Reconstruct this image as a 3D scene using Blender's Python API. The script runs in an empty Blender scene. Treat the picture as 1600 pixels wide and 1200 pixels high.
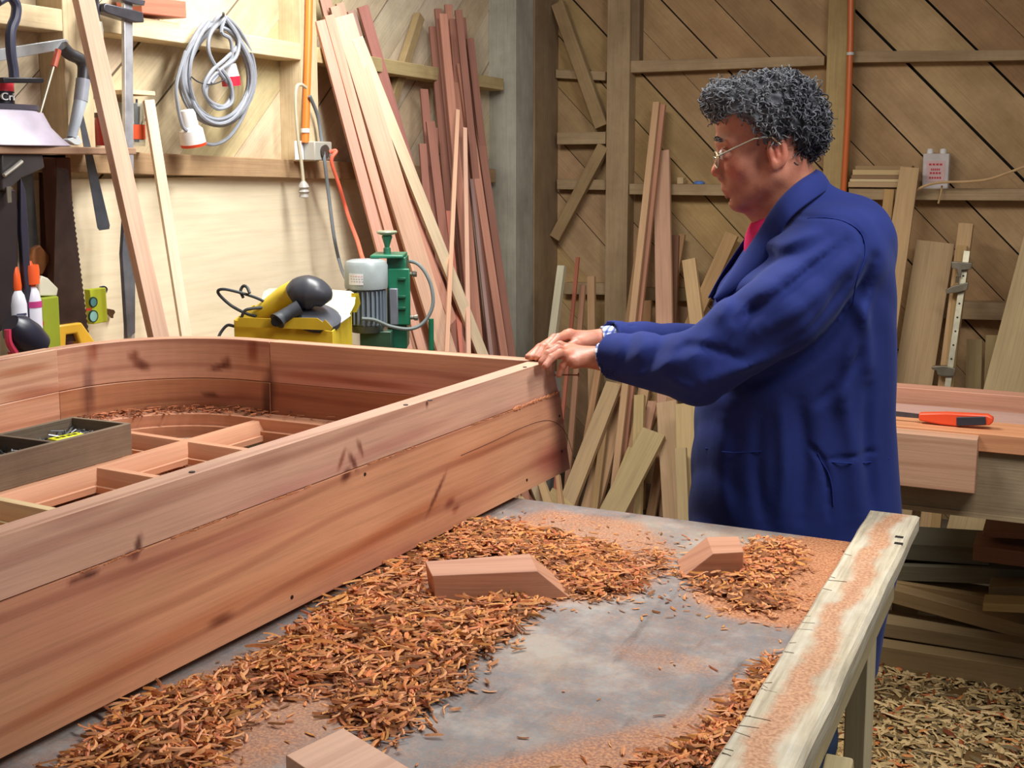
import bpy, bmesh, math, random
import numpy as np
from mathutils import Vector, Matrix, noise
random.seed(7); rng=np.random.default_rng(5)
scene=bpy.context.scene; COL=scene.collection
def V(*a): return Vector(a)
def srgb(r,g,b):
    f=lambda c:(c/255/12.92) if c/255<=.04045 else ((c/255+.055)/1.055)**2.4
    return (f(r),f(g),f(b),1.0)
# ---------------------------------------------------------------- camera
FPX=1880.; CPX=800.; CPY=500.; YAW=math.atan(890/FPX); PIT=math.atan(250/FPX); CZ=1.55
cd=bpy.data.cameras.new('camera'); cam=bpy.data.objects.new('camera',cd); COL.objects.link(cam)
cam.location=(0,0,CZ); cam.rotation_euler=(math.pi/2-PIT,0,YAW)
cd.sensor_width=36; cd.lens=FPX/1600*36; cd.shift_y=-(600-CPY)/1600; cd.clip_start=.05; cd.clip_end=60
scene.camera=cam
fw=np.array([-math.sin(YAW)*math.cos(PIT),math.cos(YAW)*math.cos(PIT),-math.sin(PIT)])
rt=np.array([math.cos(YAW),math.sin(YAW),0.]); upv=np.cross(rt,fw); dd=np.array([-math.sin(YAW),math.cos(YAW),0.])
CC=np.array([0,0,CZ])
def ray(x,y): return fw*FPX+rt*(x-CPX)-upv*(y-CPY)
def onz(x,y,z): r=ray(x,y); return Vector(CC+r*(z-CZ)/r[2])
def onx(x,y,X): r=ray(x,y); return Vector(CC+r*X/r[0])
def ony(x,y,Y): r=ray(x,y); return Vector(CC+r*Y/r[1])
def onh(x,y,h): r=ray(x,y); return Vector(CC+r*h/(r@dd))
def proj(p):
    v=np.array(p)-CC; d=v@fw; return CPX+FPX*(v@rt)/d, CPY-FPX*(v@upv)/d
XL=-2.45; YB=5.4; BZ=.90
# ---------------------------------------------------------------- light
w=bpy.data.worlds.new('world'); scene.world=w; w.use_nodes=True
bgn=w.node_tree.nodes['Background']; bgn.inputs[0].default_value=(.95,.96,1,1); bgn.inputs[1].default_value=.16
def area(name,loc,tgt,sx,sy,power,col):
    l=bpy.data.lights.new(name,'AREA'); l.shape='RECTANGLE'; l.size=sx; l.size_y=sy; l.energy=power; l.color=col
    o=bpy.data.objects.new(name,l); COL.objects.link(o); o.location=loc
    d=Vector(tgt)-Vector(loc); o.rotation_euler=d.to_track_quat('-Z','Y').to_euler(); return o
area('fluorescent_light',(-1.45,2.75,2.55),(-1.75,2.9,1.0),.25,1.2,52,(1,.98,.95))
area('ceiling_light',(.35,2.0,2.75),(-.6,2.3,.6),.4,1.2,42,(1,.97,.95))
vs=scene.view_settings; scene.display_settings.display_device='sRGB'
vs.view_transform='Standard'; vs.look='None'; vs.exposure=0.0; vs.gamma=1; vs.use_curve_mapping=False
# ---------------------------------------------------------------- materials
def newmat(name):
    m=bpy.data.materials.new(name); m.use_nodes=True; nt=m.node_tree; nt.nodes.clear()
    o=nt.nodes.new('ShaderNodeOutputMaterial'); b=nt.nodes.new('ShaderNodeBsdfPrincipled'); nt.links.new(b.outputs[0],o.inputs[0])
    return m,nt,b
def N(nt,t,**k):
    n=nt.nodes.new(t)
    for a,v in k.items():
        if a.startswith('i_'):
            key=a[2:]; n.inputs[int(key) if key.isdigit() else key.replace('_',' ')].default_value=v
        else: setattr(n,a,v)
    return n
def ramp(nt,src,pts):
    r=N(nt,'ShaderNodeValToRGB'); e=r.color_ramp.elements
    while len(e)<len(pts): e.new(.5)
    for i,(p,c) in enumerate(pts):
        e[i].position=p; e[i].color=c if len(c)==4 else (*c,1)
    nt.links.new(src,r.inputs[0]); return r
def g(v): return (v,v,v,1)
def mul(nt,a,b,fac=1.,mode='MULTIPLY'):
    m=N(nt,'ShaderNodeMix',data_type='RGBA',blend_type=mode); m.inputs[0].default_value=fac
    nt.links.new(a,m.inputs[6]); nt.links.new(b,m.inputs[7]); return m.outputs[2]
def wood(name,rough=.6,grain=.35,ringamt=.25,blotch=.25,ringcol=(.55,.38,.34,1),bump=.15,knots=False,spec=.3,ringscale=6,fine=1.0,dirt=None):
    m,nt,b=newmat(name); L=nt.links.new
    uv=N(nt,'ShaderNodeUVMap',uv_map='uv'); oi=N(nt,'ShaderNodeObjectInfo'); tint=N(nt,'ShaderNodeVertexColor',layer_name='tint')
    cx=N(nt,'ShaderNodeCombineXYZ'); ms=N(nt,'ShaderNodeMath',operation='MULTIPLY',i_1=37.); L(oi.outputs['Random'],ms.inputs[0]); L(ms.outputs[0],cx.inputs[0]); L(ms.outputs[0],cx.inputs[1])
    ad=N(nt,'ShaderNodeVectorMath',operation='ADD'); L(uv.outputs[0],ad.inputs[0]); L(cx.outputs[0],ad.inputs[1]); P=ad.outputs[0]
    def mp(sx,sy):
        q=N(nt,'ShaderNodeMapping'); q.inputs['Scale'].default_value=(sx,sy,1); L(P,q.inputs[0]); return q.outputs[0]
    base=mul(nt,oi.outputs['Color'],tint.outputs[0])
    n1=N(nt,'ShaderNodeTexNoise',i_Scale=1.,i_Detail=6.,i_Roughness=.65); L(mp(4,150*fine),n1.inputs[0])
    r1=ramp(nt,n1.outputs[0],[(.25,g(1-grain)),(.55,g(1)),(.8,g(1+grain*.2))]); base=mul(nt,base,r1.outputs[0])
    # growth rings
    wv=N(nt,'ShaderNodeTexWave',wave_type='BANDS',bands_direction='Y',i_Scale=ringscale,i_Distortion=9.,i_Detail=2.5,i_Detail_Roughness=.55)
    wv.inputs['Detail Scale'].default_value=.45; L(mp(.22,1.),wv.inputs[0])
    r2=ramp(nt,wv.outputs[0],[(0,ringcol),(.16,(1,1,1,1)),(1,(1,1,1,1))]); base=mul(nt,base,r2.outputs[0],ringamt)
    n2=N(nt,'ShaderNodeTexNoise',i_Scale=1.,i_Detail=3.); L(mp(2.2,7),n2.inputs[0])
    r3=ramp(nt,n2.outputs[0],[(.3,(1-blotch,1-blotch*1.1,1-blotch*1.15,1)),(.6,g(1)),(.8,(1+blotch*.15,1+blotch*.12,1,1))]); base=mul(nt,base,r3.outputs[0])
    if knots:
        vo=N(nt,'ShaderNodeTexVoronoi',i_Scale=1.); L(mp(2.6,7.),vo.inputs[0])
        r4=ramp(nt,vo.outputs['Distance'],[(.03,(.30,.2,.2,1)),(.1,(.72,.6,.6,1)),(.22,(1,1,1,1))]); base=mul(nt,base,r4.outputs[0],.75)
        n4=N(nt,'ShaderNodeTexNoise',i_Scale=1.,i_Detail=2.); L(mp(1.6,5.5),n4.inputs[0])
        r5=ramp(nt,n4.outputs[0],[(.55,(1,1,1,1)),(.72,(.80,.66,.78,1))]); base=mul(nt,base,r5.outputs[0],.9)
    if dirt:
        tc=N(nt,'ShaderNodeTexCoord'); n5=N(nt,'ShaderNodeTexNoise',i_Scale=dirt[0],i_Detail=5.,i_Roughness=.7); L(tc.outputs['Object'],n5.inputs[0])
        r6=ramp(nt,n5.outputs[0],[(.35,dirt[1]),(.62,(1,1,1,1))]); base=mul(nt,base,r6.outputs[0],1)
    L(base,b.inputs['Base Color']); b.inputs['Roughness'].default_value=rough; b.inputs['Specular IOR Level'].default_value=spec
    bp=N(nt,'ShaderNodeBump',i_Strength=bump,i_Distance=.004); L(n1.outputs[0],bp.inputs['Height']); L(bp.outputs[0],b.inputs['Normal'])
    return m
def plain(name,rough=.5,metal=0,noise_amt=.15,nscale=30,bump=0,spec=.5,coat=0,bscale=None):
    m,nt,b=newmat(name); L=nt.links.new
    oi=N(nt,'ShaderNodeObjectInfo'); tint=N(nt,'ShaderNodeVertexColor',layer_name='tint'); tc=N(nt,'ShaderNodeTexCoord')
    base=mul(nt,oi.outputs['Color'],tint.outputs[0])
    n=N(nt,'ShaderNodeTexNoise',i_Scale=float(nscale),i_Detail=4.); L(tc.outputs['Object'],n.inputs[0])
    r=ramp(nt,n.outputs[0],[(.3,g(1-noise_amt)),(.65,g(1))]); base=mul(nt,base,r.outputs[0])
    L(base,b.inputs['Base Color']); b.inputs['Roughness'].default_value=rough; b.inputs['Metallic'].default_value=metal; b.inputs['Specular IOR Level'].default_value=spec
    if coat: b.inputs['Coat Weight'].default_value=coat
    if bump:
        n2=n
        if bscale: n2=N(nt,'ShaderNodeTexNoise',i_Scale=float(bscale),i_Detail=5.); L(tc.outputs['Object'],n2.inputs[0])
        bp=N(nt,'ShaderNodeBump',i_Strength=bump,i_Distance=.005); L(n2.outputs[0],bp.inputs['Height']); L(bp.outputs[0],b.inputs['Normal'])
    return m
W_RAW=wood('sawn_timber',rough=.75,grain=.22,ringamt=.12,blotch=.18,ringcol=(.6,.5,.45,1))
W_OLD=wood('weathered_timber',rough=.85,grain=.2,ringamt=.08,blotch=.2,ringcol=(.6,.55,.5,1),bump=.3,dirt=(3.,(.74,.70,.68,1)))
W_RED=wood('planed_red_timber',rough=.42,grain=.22,ringamt=.6,blotch=.2,ringcol=(.62,.48,.46,1),knots=True,spec=.45,ringscale=5)
W_MUN=wood('moulded_red_timber',rough=.5,grain=.15,ringamt=.2,blotch=.12,spec=.4)
W_PLY=wood('plywood_face',rough=.7,grain=.12,ringamt=.10,blotch=.10,ringcol=(.8,.62,.5,1),ringscale=4,fine=.4)
M_MET=plain('bare_metal',rough=.38,metal=.75,noise_amt=.3,nscale=25)
M_PAINT=plain('painted_metal',rough=.38,noise_amt=.2,nscale=20,bump=.05)
M_PLA=plain('plastic',rough=.35,noise_amt=.06)
M_RUB=plain('rubber_and_cable',rough=.55,noise_amt=.15)
M_CLOTH=plain('cotton_cloth',rough=.9,noise_amt=.22,nscale=14,bump=.25,spec=.15,bscale=420)
M_PAPER=plain('card_and_paper',rough=.85,noise_amt=.12,nscale=18)
M_STONE=plain('concrete',rough=.9,noise_amt=.35,nscale=6,bump=.4)
# ---------------------------------------------------------------- mesh building
class MB:
    def __init__(s):
        s.bm=bmesh.new(); s.uv=s.bm.loops.layers.uv.new('uv'); s.tc=s.bm.loops.layers.color.new('tint')
    def face(s,vs,uvs=None,t=1.,smooth=False):
        try: f=s.bm.faces.new(vs)
        except ValueError: return None
        f.smooth=smooth
        for i,l in enumerate(f.loops):
            l[s.uv].uv=uvs[i] if uvs else (l.vert.co.x*.7+l.vert.co.y*.7,l.vert.co.z)
            tv=t(l.vert.co) if callable(t) else t
            l[s.tc]=(tv,tv,tv,1) if not isinstance(tv,(tuple,list)) else (*tv[:3],1)
        return f
    def hexa(s,c,t=1.,off=None,axis=None):
        """8 corners: c[0..3] one end ring, c[4..7] other end ring; grain runs from the first ring to the second"""
        c=[Vector(p) for p in c]; v=[s.bm.verts.new(p) for p in c]
        L=(c[4]-c[0]).length; o=random.random()*20 if off is None else off
        per=[0]; 
        for i in range(4): per.append(per[-1]+(c[(i+1)%4]-c[i]).length)
        for i in range(4):
            j=(i+1)%4; a,b=o+per[i],o+per[i+1]
            s.face([v[i],v[j],v[j+4],v[i+4]],[(o,a),(o,b),(o+L,b),(o+L,a)],t)
        w=(c[1]-c[0]).length; h=(c[3]-c[0]).length
        s.face([v[3],v[2],v[1],v[0]],[(o,o+h),(o+w*.3,o+h),(o+w*.3,o),(o,o)],t); s.face([v[4],v[5],v[6],v[7]],[(o,o),(o+w*.3,o),(o+w*.3,o+h),(o,o+h)],t)
        return v
    def box(s,a,b,t=1.):
        a,b=Vector(a),Vector(b); lo=[min(a[i],b[i]) for i in range(3)]; hi=[max(a[i],b[i]) for i in range(3)]
        d=[hi[i]-lo[i] for i in range(3)]; ax=d.index(max(d)); u,v=(ax+1)%3,(ax+2)%3; c=[]
        for e in (lo[ax],hi[ax]):
            for (p,q) in ((lo[u],lo[v]),(hi[u],lo[v]),(hi[u],hi[v]),(lo[u],hi[v])):
                k=[0,0,0]; k[ax]=e; k[u]=p; k[v]=q; c.append(k)
        s.hexa(c,t); return s
    def beam(s,p0,p1,wd,th,n=(0,0,1),t=1.,w1=None,cut0=0,cut1=0):
        """board from p0 to p1, centred; wide direction is across n, thickness along n"""
        p0,p1=Vector(p0),Vector(p1); d=(p1-p0).normalized(); n=Vector(n); n=(n-d*n.dot(d)).normalized(); s_=d.cross(n)
        c=[]
        for p,ww,cu in ((p0,wd,cut0),(p1,w1 or wd,cut1)):
            for a,b in ((-1,-1),(1,-1),(1,1),(-1,1)): c.append(p+s_*a*ww/2+n*b*th/2+d*cu*a)
        s.hexa(c,t); return s
    def tube(s,pts,r,seg=8,closed=False,t=1.,caps=True,r1=None):
        pts=[Vector(p) for p in pts]; n=len(pts); rings=[]; up=Vector((.13,.31,.94)); prev=None
        for i,p in enumerate(pts):
            a=pts[(i-1)%n] if (closed or i>0) else p; b=pts[(i+1)%n] if (closed or i<n-1) else p
            d=(b-a); d=d.normalized() if d.length>1e-9 else Vector((0,0,1))
            if prev is None: x=d.cross(up).normalized() if abs(d.dot(up))<.97 else d.cross(Vector((1,0,0))).normalized()
            else:
                x=prev-d*prev.dot(d); x=x.normalized() if x.length>1e-6 else d.orthogonal().normalized()
            prev=x; y=d.cross(x); rr=r[i] if isinstance(r,(list,tuple)) else (r if r1 is None else r+(r1-r)*i/(n-1))
            rings.append([s.bm.verts.new(p+(x*math.cos(2*math.pi*k/seg)+y*math.sin(2*math.pi*k/seg))*rr) for k in range(seg)])
        m=n if closed else n-1
        for i in range(m):
            A,B=rings[i],rings[(i+1)%n]
            for k in range(seg): s.face([A[k],A[(k+1)%seg],B[(k+1)%seg],B[k]],None,t,True)
        if caps and not closed: s.face(rings[0][::-1],None,t); s.face(rings[-1],None,t)
        return s
    def lathe(s,prof,M=None,seg=24,t=1.,sx=1.,sy=1.):
        M=M or Matrix(); rings=[]
        for r,z in prof:
            rings.append([s.bm.verts.new(M@Vector((r*sx*math.cos(2*math.pi*k/seg),r*sy*math.sin(2*math.pi*k/seg),z))) for k in range(seg)] if r>1e-5 else [s.bm.verts.new(M@Vector((0,0,z)))])
        for A,B in zip(rings,rings[1:]):
            for k in range(seg):
                j=(k+1)%seg
                if len(A)==1 and len(B)==1: continue
                if len(A)==1: s.face([A[0],B[k],B[j]],None,t,True)
                elif len(B)==1: s.face([A[k],A[j],B[0]],None,t,True)
                else: s.face([A[k],A[j],B[j],B[k]],None,t,True)
        return s
    def prism(s,pts,n,t=1.):
        """closed outline pts (3D, coplanar) extruded by vector n"""
        n=Vector(n); A=[s.bm.verts.new(Vector(p)) for p in pts]; B=[s.bm.verts.new(Vector(p)+n) for p in pts]; k=len(A)
        s.face(A[::-1],None,t); s.face(B,None,t)
        for i in range(k): s.face([A[i],A[(i+1)%k],B[(i+1)%k],B[i]],None,t)
        return s
def setp(o,label=None,cat=None,group=None,kind=None):
    if label: o['label']=label
    if cat: o['category']=cat
    if group: o['group']=group
    if kind: o['kind']=kind
    return o
def worldloc(o):
    p=Vector((0,0,0))
    while o: p+=o.location; o=o.parent
    return p
def build(name,mb,mat,parent=None,col=(255,255,255),bevel=0,base=None,sharp=35,label=None,cat=None,group=None,kind=None,solid=0):
    bm=mb.bm if isinstance(mb,MB) else mb
    bmesh.ops.recalc_face_normals(bm,faces=bm.faces)
    me=bpy.data.meshes.new(name)
    if parent: off=worldloc(parent); loc=Vector((0,0,0))
    else:
        if base is None:
            cs=[v.co for v in bm.verts]; base=Vector((sum(c.x for c in cs)/len(cs),sum(c.y for c in cs)/len(cs),min(c.z for c in cs)))
        off=Vector(base); loc=off
    bm.transform(Matrix.Translation(-off)); bm.to_mesh(me); bm.free()
    me.set_sharp_from_angle(angle=math.radians(sharp))
    o=bpy.data.objects.new(name,me); COL.objects.link(o); o.location=loc
    if parent: o.parent=parent
    me.materials.append(mat); o.color=srgb(*col)
    if bevel:
        m=o.modifiers.new('bevel','BEVEL'); m.width=bevel; m.segments=2; m.limit_method='ANGLE'; m.angle_limit=math.radians(40)
    if solid:
        m=o.modifiers.new('thickness','SOLIDIFY'); m.thickness=solid; m.offset=0
    return setp(o,label,cat,group,kind)
def root(name,loc,label,cat,group=None,kind=None):
    o=bpy.data.objects.new(name,None); o.empty_display_size=.1; COL.objects.link(o); o.location=loc
    return setp(o,label,cat,group,kind)
def rotz(a): return Matrix.Rotation(a,4,'Z')
def T(p): return Matrix.Translation(Vector(p))
def along(p0,p1):
    d=(Vector(p1)-Vector(p0)); return T(p0)@d.to_track_quat('Z','Y').to_matrix().to_4x4()
def smoothpath(pts,n=8,closed=False):
    pts=[Vector(p) for p in pts]; out=[]; k=len(pts)
    rngk=range(k) if closed else range(k-1)
    for i in rngk:
        p0=pts[(i-1)%k] if (closed or i>0) else pts[0]; p1=pts[i]; p2=pts[(i+1)%k]; p3=pts[(i+2)%k] if (closed or i+2<k) else pts[-1]
        for j in range(n):
            t=j/n; out.append(.5*((2*p1)+(-p0+p2)*t+(2*p0-5*p1+4*p2-p3)*t*t+(-p0+3*p1-3*p2+p3)*t**3))
    if not closed: out.append(pts[-1])
    return out
# ---------------------------------------------------------------- the shed
def planks(axis,gaps,slope,s0,s1,z0,z1,plane,depth,name,col):
    """diagonal boards in the wall plane; gaps = intercepts c of the seams z = slope*s + c"""
    mb=MB(); cs=sorted(gaps)
    for a,b in zip(cs,cs[1:]):
        gp=.006 if random.random()<.6 else .0025
        lo,hi=a[0]+a[1],b[0]-b[1]; t=.92+.12*random.random(); tt=(t,t*(.95+.06*random.random()),t*(.9+.1*random.random()))
        bm=bmesh.new(); S0,S1=s0-1,s1+1; off=random.random()*9
        pts=[(S0,slope*S0+lo),(S1,slope*S1+lo),(S1,slope*S1+hi),(S0,slope*S0+hi)]
        for v in pts: bm.verts.new((v[0],v[1],0))
        bm.faces.new(bm.verts)
        for co,no in (((s0,0,0),(-1,0,0)),((s1,0,0),(1,0,0)),((0,z0,0),(0,-1,0)),((0,z1,0),(0,1,0))):
            geom=bm.verts[:]+bm.edges[:]+bm.faces[:]
            if geom: bmesh.ops.bisect_plane(bm,geom=geom,plane_co=co,plane_no=no,clear_outer=True)
        if not bm.faces: bm.free(); continue
        bm.faces.ensure_lookup_table(); poly=[(v.co.x,v.co.y) for v in bm.faces[0].verts]; bm.free()
        cl=math.sqrt(1+slope*slope); jut=random.random()*.004
        def p3(s,z,k): return Vector((plane+k,s,z)) if axis=='x' else Vector((s,plane-k,z))
        def uvf(s,z): return ((s+slope*z)/cl+off,(z-slope*s)/cl+off)
        F=[mb.bm.verts.new(p3(s,z,jut)) for s,z in poly]; B=[mb.bm.verts.new(p3(s,z,jut-depth)) for s,z in poly]
        mb.face(F,[uvf(*q) for q in poly],tt); n=len(F)
        for i in range(n):
            j=(i+1)%n; mb.face([F[i],F[j],B[j],B[i]],[uvf(*poly[i])]*4,tuple(x*.8 for x in tt))
        mb.face(B[::-1],None,tt)
    return build(name,mb,W_OLD,col=col,kind='structure',base=(plane,s0,z0) if axis=='x' else (s0,plane,z0),label=None)
def gapsfrom(lst,lo,hi,sp,wide):
    L=sorted(lst); out=[(c,wide.get(c,.0015)) for c in L]
    c=L[0]-sp
    while c>lo: out.append((c,random.choice((.001,.003,.0045)))); c-=sp*(.9+.2*random.random())
    c=L[-1]+sp
    while c<hi: out.append((c,random.choice((.001,.003,.0045)))); c+=sp*(.9+.2*random.random())
    return out
gb=[-.46,-.22,.02,.22,.44,.683,.925,1.234,1.557,1.78]
planks('y',gapsfrom(gb,-2.6,4.2,.24,{.02:.006,.44:.005,.683:.003,.925:.005,1.234:.0085,1.557:.007,-.22:.004}),-1.02,XL,1.6,0,2.75,YB,.02,'wall_back',(200,168,126))
gl=[-1.467,-1.38,-.95,-.706,-.482,-.26]
gl=[-2.1,-1.87,-1.62,-1.40,-1.16,-.93,-.706,-.482,-.26]
planks('x',gapsfrom(gl,-4.8,2.8,.23,{-.706:.004,-.482:.004,-1.40:.004}),.875,.2,YB,0,2.75,XL,.02,'wall_left',(230,216,184))
mb=MB(); mb.box((XL-.06,.2,0),(XL-.045,YB+.06,2.75)).box((XL-.06,YB+.045,0),(1.6,YB+.06,2.75))
build('trim_1',mb,M_PAPER,col=(46,40,34),kind='structure')     # dark backing sheet behind the gaps between the boards
mb=MB(); mb.box((XL-.06,-1.2,-.12),(2.2,YB+.06,0)); build('floor',mb,M_STONE,col=(120,104,84),kind='structure')
TR=[1]
def trim(mb,mat,col,bevel=.003):
    TR[0]+=1; return build('trim_%d'%TR[0],mb,mat,col=col,kind='structure',bevel=bevel)
D=.09                                                     # depth of studs and noggins
STUD=(226,206,166); BST=(186,160,122)
def lstud(y0,y1,z0=1.575,col=STUD,d=D): trim(MB().box((XL,y0,z0),(XL+d,y1,2.75)),W_OLD,col)
lstud(2.33,2.425); lstud(3.36,3.455,1.545); lstud(1.25,1.35,0)
def lnog(y0,y1,za,zb,h,d=D,col=STUD):
    mb=MB(); c=[]
    for y,z in ((y0,za),(y1,zb)): c+=[(XL,y,z-h),(XL+d,y,z-h),(XL+d,y,z),(XL,y,z)]
    mb.hexa(c); trim(mb,W_OLD,col)
nz=lambda px,py,d=D: onx(px,py,XL+d)
a=nz(103,8);b=nz(459,66); lnog(2.425,3.36,a.z,b.z,.055)
a=nz(487,72);b=nz(672,107); lnog(3.455,4.9,nz(487,72).z,nz(672,107).z,.052,col=(206,184,132))
lnog(1.35,2.33,nz(40,6).z,nz(40,6).z,.055)
a=nz(103,230,.05);b=nz(640,266,.05)
lnog(2.05,4.9,a.z+.004,b.z,.062,d=.05,col=(186,154,116))
trim(MB().beam(onx(655,25,XL+.03),onx(600,195,XL+.03),.045,.03,(1,0,0)),W_OLD,(190,166,120))
# plywood sheet below the ledge
mb=MB().box((XL,2.0,.1),(XL+.012,4.86,nz(400,275,.012).z)); trim(mb,W_PLY,(238,224,192),0)
# corner post of two baulks
trim(MB().box((XL,4.93,0),(XL+.135,5.12,2.75)),W_OLD,(182,180,164)); trim(MB().box((XL,5.123,0),(XL+.14,YB,2.75)),W_OLD,(160,136,104))
# back wall studs, noggins and braces
def bx(px,py,Y): return ony(px,py,Y).x
F=YB-D
trim(MB().box((bx(946,300,F),F,0),(bx(981,300,F),YB,2.75)),W_OLD,BST); trim(MB().box((bx(981,100,F),F+.03,nz(1,1).z*0+2.0),(bx(995,100,F),YB,2.75)),W_OLD,(150,126,96))
trim(MB().box((bx(1288,200,F),F,0),(bx(1324,200,F),YB,2.75)),W_OLD,(190,164,112))
def bnog(xa,xb,ya0,ya1,yb0,yb1,d=D,col=BST):
    Y=YB-d; mb=MB(); c=[]
    for px,t,bt in ((xa,ya0,ya1),(xb,yb0,yb1)):
        q=ony(px,t,Y); r=ony(px,bt,Y); x=q.x; c+=[(x,Y,r.z),(x,YB,r.z),(x,YB,q.z),(x,Y,q.z)]
    mb.hexa(c); trim(mb,W_OLD,col)
bnog(983,1288,95,114,87,102,.07); bnog(1326,1760,80,98,77,92,.07); bnog(983,1288,287,304,290,308,.09); bnog(1326,1760,294,312,296,315,.09)
bnog(868,946,108,122,112,126,.05); bnog(870,946,207,226,206,225,.08); bnog(870,946,280,296,281,297,.06); bnog(880,946,442,460,443,461,.06)
bnog(983,1288,450,470,453,473,.06,(150,128,92)); bnog(1460,1760,471,498,478,506,.09)
for (p,q,wd) in (((872,5),(941,198),.062),((944,228),(868,372),.055)):
    trim(MB().beam(ony(*p,YB-.075),ony(*q,YB-.075),wd,.04,(0,-1,0)),W_OLD,(176,148,106))
bpy.context.view_layer.update()
# ---------------------------------------------------------------- near work bench
def inpoly(x,y,poly):
    c=False;n=len(poly);j=n-1
    for i in range(n):
        xi,yi=poly[i];xj,yj=poly[j]
        if (yi>y)!=(yj>y) and x<(xj-xi)*(y-yi)/(yj-yi)+xi: c=not c
        j=i
    return c
def bz(*pts): return [tuple(onz(px,py,BZ)[:2]) for px,py in pts]
# heaps and dust drifts on the bench top: outline, amount
HEAP1=bz((90,1215),(215,1095),(330,1075),(400,1040),(470,985),(560,920),(660,868),(668,935),(700,955),(800,938),(860,945),(800,1000),(735,1040),(715,1075),(690,1110),(640,1140),(600,1165),(540,1130),(520,1060),(470,1085),(400,1100),(370,1150),(330,1215))
HEAP2=bz((640,868),(720,815),(790,822),(870,840),(960,858),(1010,890),(1005,920),(960,935),(900,935),(850,880),(660,875))
HEAP3=bz((1160,865),(1180,848),(1250,855),(1255,885),(1220,920),(1180,925),(1150,910))
HEAP4=bz((1065,905),(1150,908),(1230,925),(1240,950),(1180,960),(1100,930))
HEAP5=bz((1225,1035),(1200,1090),(1160,1150),(1120,1200),(1010,1240),(1000,1200),(1080,1170),(1130,1130),(1165,1085),(1210,1030))
HEAP6=bz((1010,862),(1055,868),(1050,900),(1010,890))
LOOSE=bz((640,850),(790,795),(1050,835),(1100,835),(1330,860),(1250,990),(1100,985),(900,960),(560,1150),(470,1180),(200,1090))
DUSTS=[(bz((560,905),(700,840),(850,795),(1000,815),(1060,860),(1000,930),(860,945),(700,960),(560,960)),.6),
 (bz((1120,860),(1250,838),(1345,845),(1330,900),(1250,985),(1120,960),(1070,925),(1160,905)),.95),
 (bz((560,1230),(800,1180),(1060,1120),(1220,1020),(1200,1080),(1000,1230)),.7),
 (bz((90,1215),(215,1095),(470,985),(600,930),(700,1000),(600,1100),(400,1215)),.6),
 (bz((470,1110),(560,1085),(545,1110),(490,1130)),.7),
 ([(-1.9,.9),(-1.1,.9),(-1.05,2.1),(-1.9,2.1)],.9),(bz((930,1000),(1040,1010),(1150,1040),(1120,1060),(1000,1045)),.35),(bz((860,1110),(980,1120),(960,1150),(860,1150)),.35)]
BX0,BX1,BY0,BY1=-1.90,-.318,.25,2.055
nx,ny=210,240
gx=np.linspace(BX0,BX1,nx); gy=np.linspace(BY0,BY1,ny)
def pmask(poly):
    X,Y=np.meshgrid(gx,gy,indexing='ij'); c=np.zeros(X.shape,bool); n=len(poly); j=n-1
    for i in range(n):
        xi,yi=poly[i];xj,yj=poly[j]
        if yi!=yj: c^=((yi>Y)!=(yj>Y))&(X<(xj-xi)*(Y-yi)/(yj-yi)+xi)
        j=i
    return c.astype(float)
def blur(a,k):
    for _ in range(k):
        p=np.pad(a,1,mode='edge'); a=(p[1:-1,1:-1]*2+p[:-2,1:-1]+p[2:,1:-1]+p[1:-1,:-2]+p[1:-1,2:])/6
    return a
dust=np.zeros((nx,ny))
for poly,am in DUSTS: dust=np.maximum(dust,blur(pmask(poly),10)*am)
dust=np.maximum(dust,.11)
heap=blur(np.maximum.reduce([pmask(p) for p in (HEAP1,HEAP2,HEAP3,HEAP4,HEAP5,HEAP6)]),4)
def hgt(x,y):
    i=min(nx-1,max(0,int((x-BX0)/(BX1-BX0)*(nx-1)))); j=min(ny-1,max(0,int((y-BY0)/(BY1-BY0)*(ny-1)))); return heap[i,j]
# sheet material: grey worn surface with orange dust
m,nt,b=newmat('worn_grey_bench_sheet'); L=nt.links.new
tc=N(nt,'ShaderNodeTexCoord'); du=N(nt,'ShaderNodeVertexColor',layer_name='dust')
n1=N(nt,'ShaderNodeTexNoise',i_Scale=7.,i_Detail=9.,i_Roughness=.7); L(tc.outputs['Object'],n1.inputs[0])
r1=ramp(nt,n1.outputs[0],[(.3,srgb(108,104,104)),(.5,srgb(138,133,131)),(.64,srgb(172,167,160))])
mp=N(nt,'ShaderNodeMapping'); mp.inputs['Scale'].default_value=(26,5,1); mp.inputs['Rotation'].default_value=(0,0,-.25); L(tc.outputs['Object'],mp.inputs[0])
n2=N(nt,'ShaderNodeTexNoise',i_Scale=1.3,i_Detail=5.,i_Roughness=.6); L(mp.outputs[0],n2.inputs[0])
r2=ramp(nt,n2.outputs[0],[(.28,(.62,.58,.56,1)),(.42,(1,1,1,1)),(.6,(1,1,1,1)),(.72,(1.1,1.05,.92,1))])
col=mul(nt,r1.outputs[0],r2.outputs[0])
n5=N(nt,'ShaderNodeTexNoise',i_Scale=3.2,i_Detail=4.); L(tc.outputs['Object'],n5.inputs[0]); r5=ramp(nt,n5.outputs[0],[(.55,g(0)),(.7,g(.55))])
mx=N(nt,'ShaderNodeMix',data_type='RGBA'); L(r5.outputs[0],mx.inputs[0]); L(col,mx.inputs[6]); mx.inputs[7].default_value=srgb(186,168,140); col=mx.outputs[2]
n3=N(nt,'ShaderNodeTexNoise',i_Scale=45.,i_Detail=5.,i_Roughness=.75); L(tc.outputs['Object'],n3.inputs[0])
n4=N(nt,'ShaderNodeTexNoise',i_Scale=260.,i_Detail=2.); L(tc.outputs['Object'],n4.inputs[0])
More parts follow.
